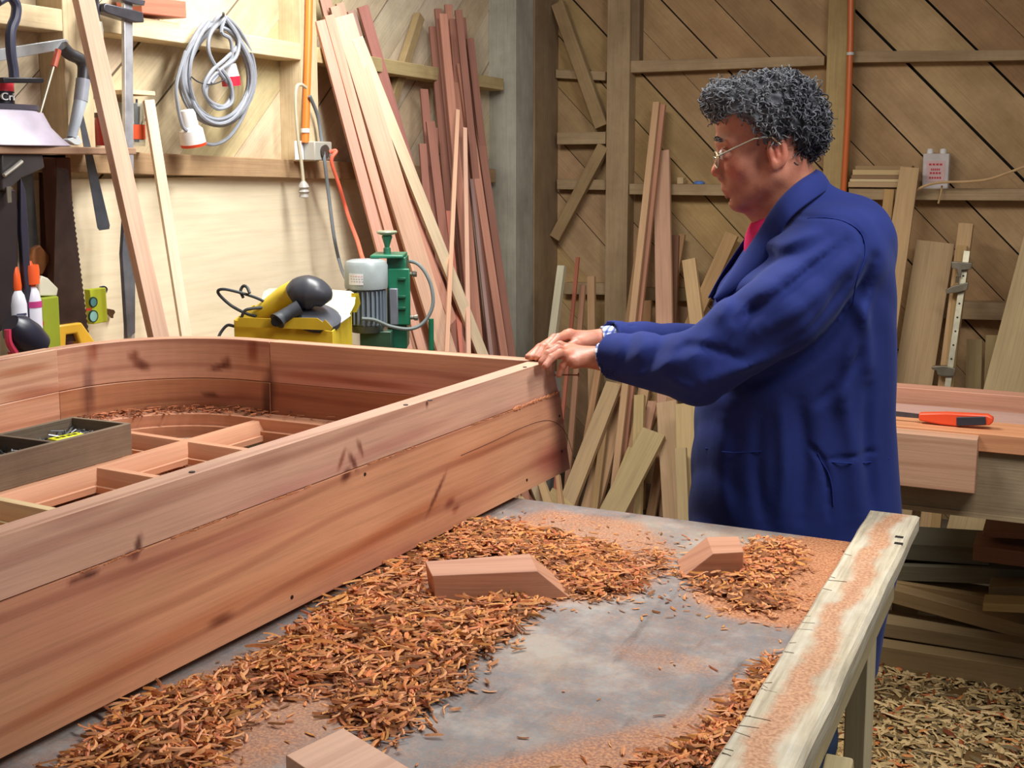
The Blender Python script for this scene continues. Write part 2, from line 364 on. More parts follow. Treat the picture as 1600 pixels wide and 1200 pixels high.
a1=N(nt,'ShaderNodeMath',operation='MULTIPLY_ADD',i_1=1.1,i_2=-.62); L(n3.outputs[0],a1.inputs[0])
a2=N(nt,'ShaderNodeMath',operation='MULTIPLY_ADD',i_1=1.35); L(du.outputs[0],a2.inputs[0]); L(a1.outputs[0],a2.inputs[2])
a3=N(nt,'ShaderNodeMath',operation='MULTIPLY_ADD',i_1=.5,use_clamp=True); L(n4.outputs[0],a3.inputs[0]); 
a4=N(nt,'ShaderNodeMath',operation='SUBTRACT',i_1=.22); L(a2.outputs[0],a4.inputs[0]); L(a4.outputs[0],a3.inputs[2])
mx=N(nt,'ShaderNodeMix',data_type='RGBA'); L(a3.outputs[0],mx.inputs[0]); L(col,mx.inputs[6])
r6=ramp(nt,n4.outputs[0],[(.35,srgb(158,98,62)),(.65,srgb(206,148,106))]); L(r6.outputs[0],mx.inputs[7]); L(mx.outputs[2],b.inputs['Base Color'])
b.inputs['Roughness'].default_value=.6; b.inputs['Specular IOR Level'].default_value=.3
bp=N(nt,'ShaderNodeBump',i_Strength=.25,i_Distance=.004); L(n3.outputs[0],bp.inputs['Height']); L(bp.outputs[0],b.inputs['Normal'])
M_SHEET=m
bench=root('workbench',(-.95,1.2,0),'low work bench with a worn grey top strewn with orange shavings','workbench')
mb=MB(); dl=mb.bm.verts.layers.float_color.new('dust')
vv=[[mb.bm.verts.new((x,y,BZ-.0005)) for y in gy] for x in gx]
for i in range(nx):
    for j in range(ny): d=dust[i,j]; vv[i][j][dl]=(d,d,d,1)
for i in range(nx-1):
    for j in range(ny-1): mb.face([vv[i][j],vv[i+1][j],vv[i+1][j+1],vv[i][j+1]])
# rim and underside of the sheet
rim=[vv[i][0] for i in range(nx)]+[vv[nx-1][j] for j in range(1,ny)]+[vv[i][ny-1] for i in range(nx-2,-1,-1)]+[vv[0][j] for j in range(ny-2,0,-1)]
low=[mb.bm.verts.new(v.co-Vector((0,0,.016))) for v in rim]
for i in range(len(rim)): j=(i+1)%len(rim); mb.face([rim[i],low[i],low[j],rim[j]])
mb.face(low[::-1])
build('bench_top',mb,M_SHEET,bench)
PINE=(214,200,160)
for (a,c) in (((BX0,BY1-.06,BZ-.12),(BX1,BY1-.015,BZ-.0165)),((BX0,BY0+.02,BZ-.12),(BX1,BY0+.065,BZ-.0165)),((BX0+.01,BY0+.066,BZ-.12),(BX0+.055,BY1-.061,BZ-.0165)),((-.99,BY0+.066,BZ-.12),(-.945,BY1-.061,BZ-.0165))):
    build('bearer',MB().box(a,c),W_RAW,bench,(186,168,128),.002)
# board laid along the right-hand edge, sawn and drilled
m,nt,b=newmat('pale_edge_board'); L=nt.links.new
tc=N(nt,'ShaderNodeTexCoord'); sep=N(nt,'ShaderNodeSeparateXYZ'); L(tc.outputs['Object'],sep.inputs[0])
mp=N(nt,'ShaderNodeMapping'); mp.inputs['Scale'].default_value=(90,5,90); L(tc.outputs['Object'],mp.inputs[0])
n1=N(nt,'ShaderNodeTexNoise',i_Scale=1.,i_Detail=5.,i_Roughness=.65); L(mp.outputs[0],n1.inputs[0])
r1=ramp(nt,n1.outputs[0],[(.28,srgb(164,150,124)),(.5,srgb(204,192,164)),(.7,srgb(222,214,192))])
n2=N(nt,'ShaderNodeTexNoise',i_Scale=9.,i_Detail=5.,i_Roughness=.6); L(tc.outputs['Object'],n2.inputs[0])
r2=ramp(nt,n2.outputs[0],[(.35,(.78,.78,.8,1)),(.55,(1,1,1,1))]); col=mul(nt,r1.outputs[0],r2.outputs[0])
# drift of orange dust running down the middle of the board
nd=N(nt,'ShaderNodeTexNoise',i_Scale=5.,i_Detail=6.,i_Roughness=.6); L(tc.outputs['Object'],nd.inputs[0])
q=N(nt,'ShaderNodeMath',operation='MULTIPLY_ADD',i_1=.10,i_2=-.050); L(nd.outputs[0],q.inputs[0])
q1=N(nt,'ShaderNodeMath',operation='SUBTRACT'); L(sep.outputs[0],q1.inputs[0]); L(q.outputs[0],q1.inputs[1])
q2=N(nt,'ShaderNodeMath',operation='ABSOLUTE'); L(q1.outputs[0],q2.inputs[0])
r3=ramp(nt,q2.outputs[0],[(0.009,g(.9)),(.022,g(0))])
rz=ramp(nt,sep.outputs[2],[(.0,g(0)),(.026,g(0)),(.0275,g(1))])
mm=N(nt,'ShaderNodeMath',operation='MULTIPLY'); L(r3.outputs[0],mm.inputs[0]); L(rz.outputs[0],mm.inputs[1])
n4=N(nt,'ShaderNodeTexNoise',i_Scale=240.,i_Detail=2.); L(tc.outputs['Object'],n4.inputs[0])
mx=N(nt,'ShaderNodeMix',data_type='RGBA'); L(mm.outputs[0],mx.inputs[0]); L(col,mx.inputs[6]); r6=ramp(nt,n4.outputs[0],[(.35,srgb(170,112,74)),(.65,srgb(214,160,120))]); L(r6.outputs[0],mx.inputs[7])
L(mx.outputs[2],b.inputs['Base Color']); b.inputs['Roughness'].default_value=.7
bp=N(nt,'ShaderNodeBump',i_Strength=.5,i_Distance=.003); L(n1.outputs[0],bp.inputs['Height']); L(bp.outputs[0],b.inputs['Normal'])
M_EDGE=m
ex0,ex1=-.3155,-.232; bm=bmesh.new()
mb=MB(); prevs=None; ys=np.linspace(.2,2.172,60); secs=[]
for i,y in enumerate(ys):
    jl=.0025*noise.noise((y*9,0,0)); jr=.0025*noise.noise((y*7,5,0)); er=.004 if i in (0,59) else 0
    z0=BZ-.0; z1=BZ+.030+.001*noise.noise((y*14,9,2))
    secs.append([mb.bm.verts.new(p) for p in ((ex0+jl,y,z0),(ex1+jr,y,z0),(ex1+jr+.001,y,z1-.006),(ex1+jr-.005,y,z1-er),(ex0+jl+.004,y,z1-er),(ex0+jl,y,z1-.004))])
for A,B in zip(secs,secs[1:]):
    for k in range(6): mb.face([A[k],A[(k+1)%6],B[(k+1)%6],B[k]])
mb.face(secs[0][::-1]); mb.face(secs[-1])
edge=root('edge_board',(-.274,1.2,BZ),'pale scarred board along the right edge of the bench with a streak of sawdust','board')
build('board',mb,M_EDGE,edge)
for (px,py) in ((1405,839),(1404,849)):
    p=onz(px,py,BZ+.0305); build('slot',MB().box((p.x-.0065,p.y-.005,p.z-.01),(p.x+.0065,p.y+.005,p.z+.0004)),M_RUB,edge,(30,24,20))
mb=MB()
for i in range(60):
    y=.6+1.3*random.random()**1.5; x=ex0+.003; l=.006+.03*random.random()**2
    mb.beam((x,y,BZ+.0302),(x+l,y+random.uniform(-.006,.006),BZ+.0302),.0005,.0006,t=.8)
build('saw_cut',mb,M_RUB,edge,(130,112,86),kind='stuff')
build('side_rail',MB().box((-.30,.25,BZ-.115),(-.262,2.12,BZ-.0005)),W_RAW,bench,(196,180,140),.003)
# trestle legs
tl=lambda p0,p1,c=PINE:build('leg',MB().beam(p0,p1,.075,.035,(1,0,0)),W_RAW,bench,c,.003)
for y in (1.36,.45):
    tl((-.243,y+.05,BZ-.12),(-.225,y-.22,0)); tl((-.243,y+.10,BZ-.12),(-.225,y+.42,0),(200,184,140))
    tl((-1.80,y,BZ-.121),(-1.80,y-.2,0)); tl((-1.80,y+.1,BZ-.121),(-1.80,y+.3,0))
tl((-.285,1.93,BZ-.12),(-.285,1.93,0)); tl((-1.70,1.93,BZ-.12),(-1.70,1.93,0))
# ---------------------------------------------------------------- red timber frame with curved corner
fr=root('window_frame',(-1.5,1.3,BZ),'large red timber window frame with a curved corner lying across the bench','window frame')
FB=.912; FT=1.14; RED=(214,166,140)
def jamb(p_in):  pass
near0,near1=Vector((-1.062,.15,0)),Vector((-.937,2.262,0)); lean=-.035
TH=.036
def ringpath():
    """outside line of the frame seen from above, far-right corner -> far rail -> curve -> left jamb"""
    P=[(-.972,2.262),(-1.30,2.256),(-1.66,2.250)]
    c=Vector((-1.722,1.925)); r=.326
    P=[Vector(p) for p in P]
    for i in range(1,15): a=math.radians(82+ (180-82)*i/14); P.append(c+Vector((math.cos(a)*r,math.sin(a)*r)))
    P+= [Vector((-2.052,1.7)),Vector((-2.056,1.0)),Vector((-2.06,.15))]
    return P
RP=ringpath()
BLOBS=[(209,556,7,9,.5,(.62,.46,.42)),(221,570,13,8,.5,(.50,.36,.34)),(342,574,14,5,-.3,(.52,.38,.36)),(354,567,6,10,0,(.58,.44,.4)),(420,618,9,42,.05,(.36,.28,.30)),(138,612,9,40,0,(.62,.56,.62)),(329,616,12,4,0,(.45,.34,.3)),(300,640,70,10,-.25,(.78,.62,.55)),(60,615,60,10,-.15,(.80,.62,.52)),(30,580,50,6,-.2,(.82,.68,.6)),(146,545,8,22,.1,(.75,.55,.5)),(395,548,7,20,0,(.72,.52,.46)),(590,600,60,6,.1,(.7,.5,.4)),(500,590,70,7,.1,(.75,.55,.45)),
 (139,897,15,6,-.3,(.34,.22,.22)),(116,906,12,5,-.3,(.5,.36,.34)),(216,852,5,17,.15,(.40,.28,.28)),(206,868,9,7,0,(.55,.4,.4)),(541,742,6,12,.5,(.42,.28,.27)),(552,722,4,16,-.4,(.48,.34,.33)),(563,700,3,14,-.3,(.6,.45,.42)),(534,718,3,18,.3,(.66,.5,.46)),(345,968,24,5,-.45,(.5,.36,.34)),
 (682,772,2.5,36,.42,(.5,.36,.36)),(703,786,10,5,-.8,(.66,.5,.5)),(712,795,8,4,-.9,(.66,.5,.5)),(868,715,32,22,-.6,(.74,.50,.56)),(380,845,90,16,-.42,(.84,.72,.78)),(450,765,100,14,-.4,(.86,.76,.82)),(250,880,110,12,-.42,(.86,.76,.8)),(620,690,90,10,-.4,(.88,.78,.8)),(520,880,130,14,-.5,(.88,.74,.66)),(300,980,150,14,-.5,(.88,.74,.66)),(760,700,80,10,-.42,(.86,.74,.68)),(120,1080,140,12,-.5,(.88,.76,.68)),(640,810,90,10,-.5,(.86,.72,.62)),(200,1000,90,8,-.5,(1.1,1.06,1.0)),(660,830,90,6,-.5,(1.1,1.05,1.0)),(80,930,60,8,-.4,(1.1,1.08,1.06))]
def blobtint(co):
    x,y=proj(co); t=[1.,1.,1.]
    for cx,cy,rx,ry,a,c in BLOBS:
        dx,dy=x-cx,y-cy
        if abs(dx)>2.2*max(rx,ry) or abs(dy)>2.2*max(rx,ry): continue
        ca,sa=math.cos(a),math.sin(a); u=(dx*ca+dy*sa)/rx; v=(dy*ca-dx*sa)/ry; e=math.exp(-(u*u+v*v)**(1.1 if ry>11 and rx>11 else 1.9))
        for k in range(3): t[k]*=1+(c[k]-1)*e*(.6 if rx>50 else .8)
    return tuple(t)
def ring_strip(P,t0,t1,z0,z1,mat,name,col,tints=None,zs=None,bev=.0015):
    """vertical board following path P; t0,t1 = inward offsets"""
    Q=[]
    for a,b_ in zip(P,P[1:]):
        k=max(1,int((b_-a).length/.012)) if a.y>1.2 else 1
        Q+=[a.lerp(b_,j/k) for j in range(k)]
    P=Q+[P[-1]]; NZ=14; zs_=[z0+(z1-z0)*k/NZ for k in range(NZ+1)]
    mb=MB(); n=len(P); nor=[]
    for i in range(n):
        a=P[max(0,i-1)]; b_=P[min(n-1,i+1)]; d=(b_-a).normalized(); nor.append(Vector((-d.y,d.x)))
    s=random.random()*5; rings=[]; acc=0; us=[]
    for i,p in enumerate(P):
        if i: acc+=(p-P[i-1]).length
        us.append(s+acc); q0=p+nor[i]*t0; q1=p+nor[i]*t1
        rings.append([mb.bm.verts.new((q.x,q.y,z)) for q,z in [(q0,z0)]+[(q1,z) for z in zs_]+[(q0,z1)]])
    w_=abs(t1-t0); per=[s]+[s+w_+z-z0 for z in zs_]+[s+2*w_+z1-z0,s+2*w_+2*(z1-z0)]; NR=NZ+3
    for i in range(n-1):
        for k in range(NR):
            A,B=rings[i],rings[i+1]
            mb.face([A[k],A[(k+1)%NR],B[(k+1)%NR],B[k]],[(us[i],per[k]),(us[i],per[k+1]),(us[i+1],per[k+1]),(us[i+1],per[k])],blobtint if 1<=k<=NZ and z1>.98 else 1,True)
    mb.face(rings[0][::-1]); mb.face(rings[-1])
    return build(name,mb,mat,fr,col,bev,sharp=30)
RPd=[]
for a,b in zip(RP,RP[1:]): RPd.append(a)
RPd.append(RP[-1])
cut1=3; cut2=17
SEAM=1.045
# three lengths per layer: straight far rail, curved corner, left jamb
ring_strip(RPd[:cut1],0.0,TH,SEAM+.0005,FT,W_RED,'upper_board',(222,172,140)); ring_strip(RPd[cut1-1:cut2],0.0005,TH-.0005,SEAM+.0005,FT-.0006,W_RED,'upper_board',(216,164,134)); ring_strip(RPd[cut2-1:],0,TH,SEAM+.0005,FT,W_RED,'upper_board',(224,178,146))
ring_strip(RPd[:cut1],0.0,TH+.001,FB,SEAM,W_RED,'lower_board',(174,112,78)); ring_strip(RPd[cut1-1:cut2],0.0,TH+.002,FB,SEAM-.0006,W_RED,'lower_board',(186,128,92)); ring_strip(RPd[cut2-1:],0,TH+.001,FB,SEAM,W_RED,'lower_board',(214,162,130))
# dark glued seam stains at the curved corner
def near_board(z0,z1,name,col,e=0,y1=None,bev=.002):
    mb=MB(); c=[]
    for p in (near0,near1):
        yy=p.y
        if p is near1 and y1: yy=y1
        for (z,o) in ((z0,0),(z0,-TH),(z1,-TH),(z1,0)):
            x=p.x+lean*(z-FB)/(FT-FB)+o+e; c.append((x,yy+(.0 if p is near0 else -(.012 if z>1.1 else 0)),z))
    vs8=mb.hexa(c,1.); mb.bm.faces.ensure_lookup_table(); mb.bm.normal_update()
    cx_=lambda f:sum(v.co.x for v in f.verts)/len(f.verts)
    big=sorted([f for f in mb.bm.faces if abs(f.normal.z)<.9 or f.normal.length<.1],key=lambda f:-f.calc_area())[:2]; bmesh.ops.delete(mb.bm,geom=[max(big,key=cx_)],context='FACES_ONLY'); c=[Vector(q) for q in c]; NY,NZ=380,26; off=random.random()*9
    pr=sorted([((c[i]+c[i+4])/2).x for i in range(4)]); A0,A1=(c[0],c[3]) if c[0].x>c[1].x else (c[1],c[2]); B0,B1=(c[4],c[7]) if c[0].x>c[1].x else (c[5],c[6])
    G=[[mb.bm.verts.new(A0.lerp(B0,i/NY).lerp(A1.lerp(B1,i/NY),k/NZ)) for k in range(NZ+1)] for i in range(NY+1)]
    for i in range(NY):
        for k in range(NZ):
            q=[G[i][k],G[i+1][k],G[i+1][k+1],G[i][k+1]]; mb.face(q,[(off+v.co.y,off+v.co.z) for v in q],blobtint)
    bmesh.ops.remove_doubles(mb.bm,verts=mb.bm.verts,dist=.0004)
    return build(name,mb,W_RED,fr,col,0)
NS=1.072
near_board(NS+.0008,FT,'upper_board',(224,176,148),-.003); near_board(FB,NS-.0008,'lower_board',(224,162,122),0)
# squeezed glue line and torn fibre along the seam of the near jamb
mb=MB()
for i in range(260):
    y=.5+1.74*random.random(); 
    if noise.noise((y*7,0,0))<.02 and y<1.9: continue
    t=(y-near0.y)/(near1.y-near0.y); x=near0.x+(near1.x-near0.x)*t+lean*(NS-FB)/(FT-FB)+.0005
    l=random.uniform(.003,.02); mb.beam((x-.0002,y,NS+random.uniform(-.001,.001)),(x+.0004,y+l,NS+random.uniform(-.0012,.0012)),.0014,.0010,(1,0,0),t=random.uniform(.8,1.15))
for i in range(60):
    y=2.06+.19*random.random(); t=(y-near0.y)/(near1.y-near0.y); x=near0.x+(near1.x-near0.x)*t+lean*(NS-FB)/(FT-FB)
    mb.beam((x,y,NS),(x+.004*random.random(),y+random.uniform(.004,.012),NS+random.uniform(-.001,.004)),.003,.002,(1,0,0),t=1)
build('seam_splinter',mb,W_MUN,fr,(224,150,104),kind='stuff')
# screw plugs on the top edge, nail heads on the face
def facept(y,z,o=0):
    t=(y-near0.y)/(near1.y-near0.y); return Vector((near0.x+(near1.x-near0.x)*t+lean*(z-FB)/(FT-FB)+o,y,z))
mb=MB()
for (px,py) in ((300,738),(634,633),(820,574),(672,626)):
    p=onz(px,py,FT); mb.lathe([(0,0),(.0042,0),(.0042,.0012),(0,.0012)],T(p),10)
for (px,py) in ((570,741),(874,650),(878,705),(823,750),(456,933)):
    r=ray(px,py); p=onx(px,py,-.955); 
    for _ in range(4): p=onx(px,py,facept(p.y,p.z).x)
    mb.lathe([(0,0),(.003,0),(.003,.001),(0,.001)],along(p,p+Vector((1,0,0))),8)
build('screw_hole',mb,M_RUB,fr,(40,24,20))
mb=MB(); arc=[]
for px,py in ((720,712),(770,690),(812,670),(842,659),(862,658),(878,668),(888,686),(894,706)):
    p=onx(px,py,-.95)
    for _ in range(4): p=onx(px,py,facept(p.y,p.z).x)
    arc.append(p)
mb.tube(smoothpath(arc,6),.0007,4); build('pencil_line',mb,M_RUB,fr,(88,50,40))
# nail sticking out of the end
p=ony(868,586,2.263); q=p+Vector((rt[0]*.046,rt[1]*.046,.0)); mb=MB(); mb.tube([p-Vector((.0,.01,0)),p+Vector((0,.004,0)),q],.0016,6); mb.lathe([(0,0),(.0042,0),(.0042,.003),(0,.003)],along(q,q+(q-p)),10)
build('nail',mb,M_MET,fr,(196,130,104))
# moulded glazing bars: stepped profile swept along lines
def bar(p0,p1,name='glazing_bar',wt=.017,wb=.056,z0=FB+.012,z1=.966,col=(216,160,126),off=0.):
    p0,p1=Vector(p0),Vector(p1); d=(p1-p0).normalized(); s=Vector((-d.y,d.x))
    prof=[(-wb/2,z0),(wb/2,z0),(wb/2,z0+.012),(wb/2-.006,z0+.013),(wb/2-.007,z0+.020),(wt/2+.004,z1-.008),(wt/2+.002,z1-.003),(wt/2,z1),(-wt/2,z1),(-wt/2-.002,z1-.003),(-wt/2-.004,z1-.008),(-wb/2+.007,z0+.020),(-wb/2+.006,z0+.013),(-wb/2,z0+.012)]
    mb=MB(); R=[]; Ln=(p1-p0).length; o=random.random()*9
    for p in (p0,p1): R.append([mb.bm.verts.new((p.x+s.x*a,p.y+s.y*a,z+off)) for a,z in prof])
    k=len(prof); per=0
    for i in range(k):
        j=(i+1)%k; w_=math.dist(prof[i],prof[j]); mb.face([R[0][i],R[0][j],R[1][j],R[1][i]],[(o,o+per),(o,o+per+w_),(o+Ln,o+per+w_),(o+Ln,o+per)]); per+=w_
    mb.face(R[0][::-1]); mb.face(R[1]); return build(name,mb,W_MUN,fr,col)
def onbar(x0,y0,y): return x0+(y-y0)*.062
ya,yb_=.15,2.16
lx1=lambda y:-1.690+(y-1.69)*.055; lx2=lambda y:-1.372+(y-1.69)*.055
bar((lx1(ya),ya),(lx1(2.168),2.168)); bar((lx2(ya),ya),(lx2(yb_),yb_),off=-.0004)
jx=lambda y:near0.x+(near1.x-near0.x)*(y-near0.y)/(near1.y-near0.y)-TH-.012
for y in (.48,.72,.965,1.205,1.45,1.69,1.935):
    bar((-2.015,y+.03),(jx(y),y-.03),off=-.0008 if abs(y-1.45)>.01 else -.0008,col=(216,160,126) if abs(y-1.45)>.01 else (222,196,150))
# bottom rails against the boards (curved one follows the corner)
def rail(P,t0,t1,z1,name):
    return ring_strip(P,t0,t1,FB+.006,z1,W_MUN,name,(214,156,122))
rail(RPd,TH+.0015,TH+.052,.972,'curved_rail')
ring_strip(RPd,TH+.0525,TH+.062,FB+.03,'inner_bead') if False else ring_strip(RPd,TH+.0525,TH+.064,FB+.006,FB+.034,W_MUN,'curved_bead',(204,146,112)); mb=MB(); c=[]
for y in (.15,2.2):
    x=jx(y)+.012; c+=[(x,y,FB+.006),(x-.05,y,FB+.006),(x-.05,y,.972),(x,y,.972)]
mb.hexa(c); build('side_rail',mb,W_MUN,fr,(214,156,122),.002)
# saw horse under the left jamb
sh=root('sawhorse',(-1.95,1.2,0),'sawhorse under the left side of the red window frame','sawhorse')
build('beam',MB().box((-2.10,.5,.815),(-1.93,2.0,FB-.001)),W_RAW,sh,(190,166,122),.003)
for y in (.65,1.85):
    for sx in (-1,1): build('leg',MB().beam((-2.01+sx*.03,y,.814),(-2.01+sx*.07,y,0),.07,.04,(0,1,0)),W_RAW,sh,(186,160,118),.003)
# ---------------------------------------------------------------- open tray of screws on the glazing bars
tz=.9665
tray=root('wooden_tray',(-1.78,1.5,tz),'open grey wooden tray of screws resting on the bars of the frame','tray')
A=Vector((-1.696,1.799)); B=Vector((-1.845,1.795)); dirn=(Vector((-1.713,1.495))-A).normalized(); Cc=A+dirn*.46; Dd=B+dirn*.46
def wall2(p,q,nm='tray_side',col=(120,104,88)):
    mb=MB(); d=(q-p).normalized(); s=Vector((-d.y,d.x))*.0045; c=[]
    for e in (p,q): c+=[(e.x-s.x,e.y-s.y,tz),(e.x+s.x,e.y+s.y,tz),(e.x+s.x,e.y+s.y,tz+.064),(e.x-s.x,e.y-s.y,tz+.064)]
    mb.hexa(c); build(nm,mb,W_OLD,tray,col,.0012)
wall2(A,Cc,col=(142,124,104)); wall2(B+Vector((.005,0)),Dd+Vector((.005,0)),col=(132,116,98)); wall2(A+Vector((-.0045,-.0045)),B+Vector((.009,-.0045)),col=(150,132,110)); wall2(Cc+Vector((-.0045,0)),Dd+Vector((.01,0)))
mid=A+dirn*.185; mid2=B+dirn*.185; wall2(mid+Vector((-.005,0)),mid2+Vector((.01,0)),'divider')
mb=MB(); mb.prism([(A.x-.005,A.y-.009,tz),(Cc.x-.005,Cc.y+.005,tz),(Dd.x+.01,Dd.y+.005,tz),(B.x+.01,B.y-.009,tz)],(0,0,.006)); build('tray_floor',mb,W_OLD,tray,(112,96,80))
tp=onz(104,681,tz+.055); tm=root('tape_box',(tp.x,tp.y,tz+.03),'small yellow box with black lettering lying in the wooden tray','box')
ax=Vector(onz(135,674,tz+.05)-onz(72,688,tz+.05)).normalized()
mb=MB(); mb.beam(tp-ax*.033+Vector((0,0,-.012)),tp+ax*.033+Vector((0,0,-.012)),.028,.024); build('box_body',mb,M_PLA,tm,(226,232,40),.002)
mb=MB(); sd=ax.cross(Vector((0,0,1))).normalized()
for k,o in enumerate((-.02,-.008,.006,.018)):
    c=tp+ax*o+Vector((0,0,.0002)); mb.beam(c-ax*.004,c+ax*.004,.009,.0008)
    c=tp+ax*o+sd*.0142+Vector((0,0,-.010)); mb.beam(c-ax*.003,c+ax*.003,.0008,.012,(0,0,1))
build('black_lettering',mb,M_PLA,tm,(40,46,20))
sc=MB()
for i in range(460):
    u,v=random.random(),random.random(); q=A.lerp(Cc,u*.95+.02).lerp(B.lerp(Dd,u*.95+.02),v*.8+.1); z=tz+.012+.036*random.random()
    if (Vector((q.x,q.y))-Vector((tp.x,tp.y))).length<.042: z=min(z,tz+.03)
    a=random.random()*6.3; dv=Vector((math.cos(a),math.sin(a),random.uniform(-.3,.3)))*.013
    p=Vector((q.x,q.y,z)); sc.tube([p-dv,p+dv],.0019,5,t=random.uniform(.35,1.2)); sc.lathe([(0,0),(.0042,0),(.0042,.0015),(0,.0015)],along(p+dv,p+dv*2),6,t=random.uniform(.5,1.2))
build('screws',sc,M_MET,None,(176,178,182),0,(-1.77,1.6,tz+.006),label='heap of loose grey screws and nails lying in the wooden tray',cat='screws',kind='stuff')
# ---------------------------------------------------------------- blocks on the bench
def block(name,bot,top,label,col=(206,150,118)):
    mb=MB(); a=[mb.bm.verts.new(p) for p in bot]; b_=[mb.bm.verts.new(p) for p in top]; n=len(a); o=random.random()*9
    ax=(Vector(bot[1])-Vector(bot[0])).normalized()
    def uvq(v): return (o+v.co.dot(ax),o+v.co.z+v.co.dot(Vector((-ax.y,ax.x,0))))
    for f in [a[::-1],b_]+[[a[i],a[(i+1)%n],b_[(i+1)%n],b_[i]] for i in range(n)]: mb.face(f,[uvq(v) for v in f])
    return build(name,mb,W_RED2,None,col,.0012,label=label,cat='wood block')
W_RED2=wood('freshly_cut_red_timber',rough=.55,grain=.16,ringamt=.3,blotch=.12,spec=.35)
z0,z1=BZ+.001,BZ+.041
f=lambda x,y,z:Vector((x,y,z))
a0=onz(680,940,z0); a1=onz(892,935,z0); tA=[onz(675,900,z1),onz(840,892,z1),onz(827,865,z1),onz(664,877,z1)]
back=tA[2]-tA[1]; block('wood_block',[Vector((tA[0].x+.004,tA[0].y+.003,z0)),a1,a1+Vector((back.x,back.y,0)),Vector((tA[3].x+.004,tA[3].y+.003,z0))],tA,'long red timber offcut with one slanted end lying among the shavings on the bench')
tB=[onz(1114,865,z1),onz(1162,862,z1),onz(1154,838,z1),onz(1104,839,z1)]; b0=onz(1065,904,z0)
block('wood_block',[b0,Vector((tB[1].x,tB[1].y,z0)),Vector((tB[2].x,tB[2].y,z0)),Vector((b0.x+tB[3].x-tB[0].x,b0.y+tB[3].y-tB[0].y,z0))],tB,'small red wedge-shaped block near the far right corner of the bench')
c0,c1,c2=onz(446,1180,z1),onz(536,1137,z1),onz(650,1206,z1); c3=c0+(c2-c1)
block('wood_block',[Vector((q.x,q.y,z0)) for q in (c3,c2,c1,c0)],[c3,c2,c1,c0],'red timber block cut off by the bottom edge of the picture',(222,176,146))
# ---------------------------------------------------------------- shavings
def curl(mb,p,a,l,wd,t,lift):
    """one shaving: a narrow rolled ribbon with a folded section, closed underneath"""
    n=5; cur=random.gauss(0,.75); el=random.uniform(-.28,.35)*lift; pos=Vector(p); rows=[]
    roll=random.uniform(-.5,.5); arch=random.uniform(.2,.5)*wd
    for i in range(n):
        aa=a+cur*(i/(n-1)-.5); d=Vector((math.cos(aa),math.sin(aa),el*(1-2*i/(n-1)))); s=Vector((-math.sin(aa),math.cos(aa),roll))
        w_=wd*(.45 if i in (0,n-1) else 1)*.5
        rows.append([mb.bm.verts.new(q) for q in (pos-s*w_,pos+Vector((0,0,arch)),pos+s*w_,pos+Vector((0,0,arch-wd*.22)))]); pos=pos+d*(l/(n-1))
    for A_,B_ in zip(rows,rows[1:]):
        mb.face([A_[0],A_[1],B_[1],B_[0]],None,t,False); mb.face([A_[1],A_[2],B_[2],B_[1]],None,t,False); mb.face([A_[2],A_[3],B_[3],B_[2]],None,t,False); mb.face([A_[3],A_[0],B_[0],B_[3]],None,t,False)
M_SHAV,nt,b=newmat('red_wood_shavings'); L=nt.links.new
oi=N(nt,'ShaderNodeObjectInfo'); tn=N(nt,'ShaderNodeVertexColor',layer_name='tint'); tc=N(nt,'ShaderNodeTexCoord'); n1=N(nt,'ShaderNodeTexNoise',i_Scale=180.,i_Detail=3.); L(tc.outputs['Object'],n1.inputs[0])
r1=ramp(nt,n1.outputs[0],[(.3,g(.75)),(.65,g(1))]); L(mul(nt,mul(nt,oi.outputs['Color'],tn.outputs[0]),r1.outputs[0]),b.inputs['Base Color']); b.inputs['Roughness'].default_value=.65; b.inputs['Specular IOR Level'].default_value=.25
def scatter(mb,poly,n,l0,l1,w0,w1,zf,lift=1,ang=None):
    xs=[p[0] for p in poly]; ys=[p[1] for p in poly]; k=0; g_=0
    while k<n and g_<n*40:
        g_+=1; x=random.uniform(min(xs),max(xs)); y=random.uniform(min(ys),max(ys))
        if not inpoly(x,y,poly): continue
        fx=near0.x+(near1.x-near0.x)*(y-near0.y)/(near1.y-near0.y)
        if x<fx+.012 and x>fx-.1: continue
        k+=1; tt=random.choice((.62,.78,.9,1.,1.1,1.25)); l=random.uniform(l0,l1)*random.choice((.6,1,1))
        curl(mb,(x-l*.3,y,zf(x,y)),random.gauss(ang[0],ang[1]) if ang else random.random()*6.283,l,random.uniform(w0,w1),(tt,tt*random.uniform(.84,.98),tt*random.uniform(.68,.88)),lift)
mb=MB()
# low mound under the curls
vs_={}
for i in range(0,nx,2):
    for j in range(0,ny,2):
        h=heap[i,j]
        if h>.6: vs_[(i,j)]=mb.bm.verts.new((gx[i]+random.uniform(-.003,.003),gy[j]+random.uniform(-.003,.003),BZ-.003+h*.009*(.5+random.random())))
for (i,j) in list(vs_):
    q=[(i,j),(i+2,j),(i+2,j+2),(i,j+2)]
    if all(k in vs_ for k in q): mb.face([vs_[k] for k in q],None,(.62,.56,.5))
zf=lambda x,y:BZ+.001+hgt(x,y)*random.random()**.6*.016
scatter(mb,HEAP1,3900,.010,.036,.0026,.0062,zf); scatter(mb,HEAP2,1900,.009,.030,.0022,.0054,zf); scatter(mb,HEAP3,480,.009,.025,.0024,.0055,zf); scatter(mb,HEAP4,220,.009,.024,.002,.005,zf)
scatter(mb,HEAP5,800,.01,.028,.0024,.0056,zf); scatter(mb,HEAP6,60,.008,.02,.002,.004,zf)
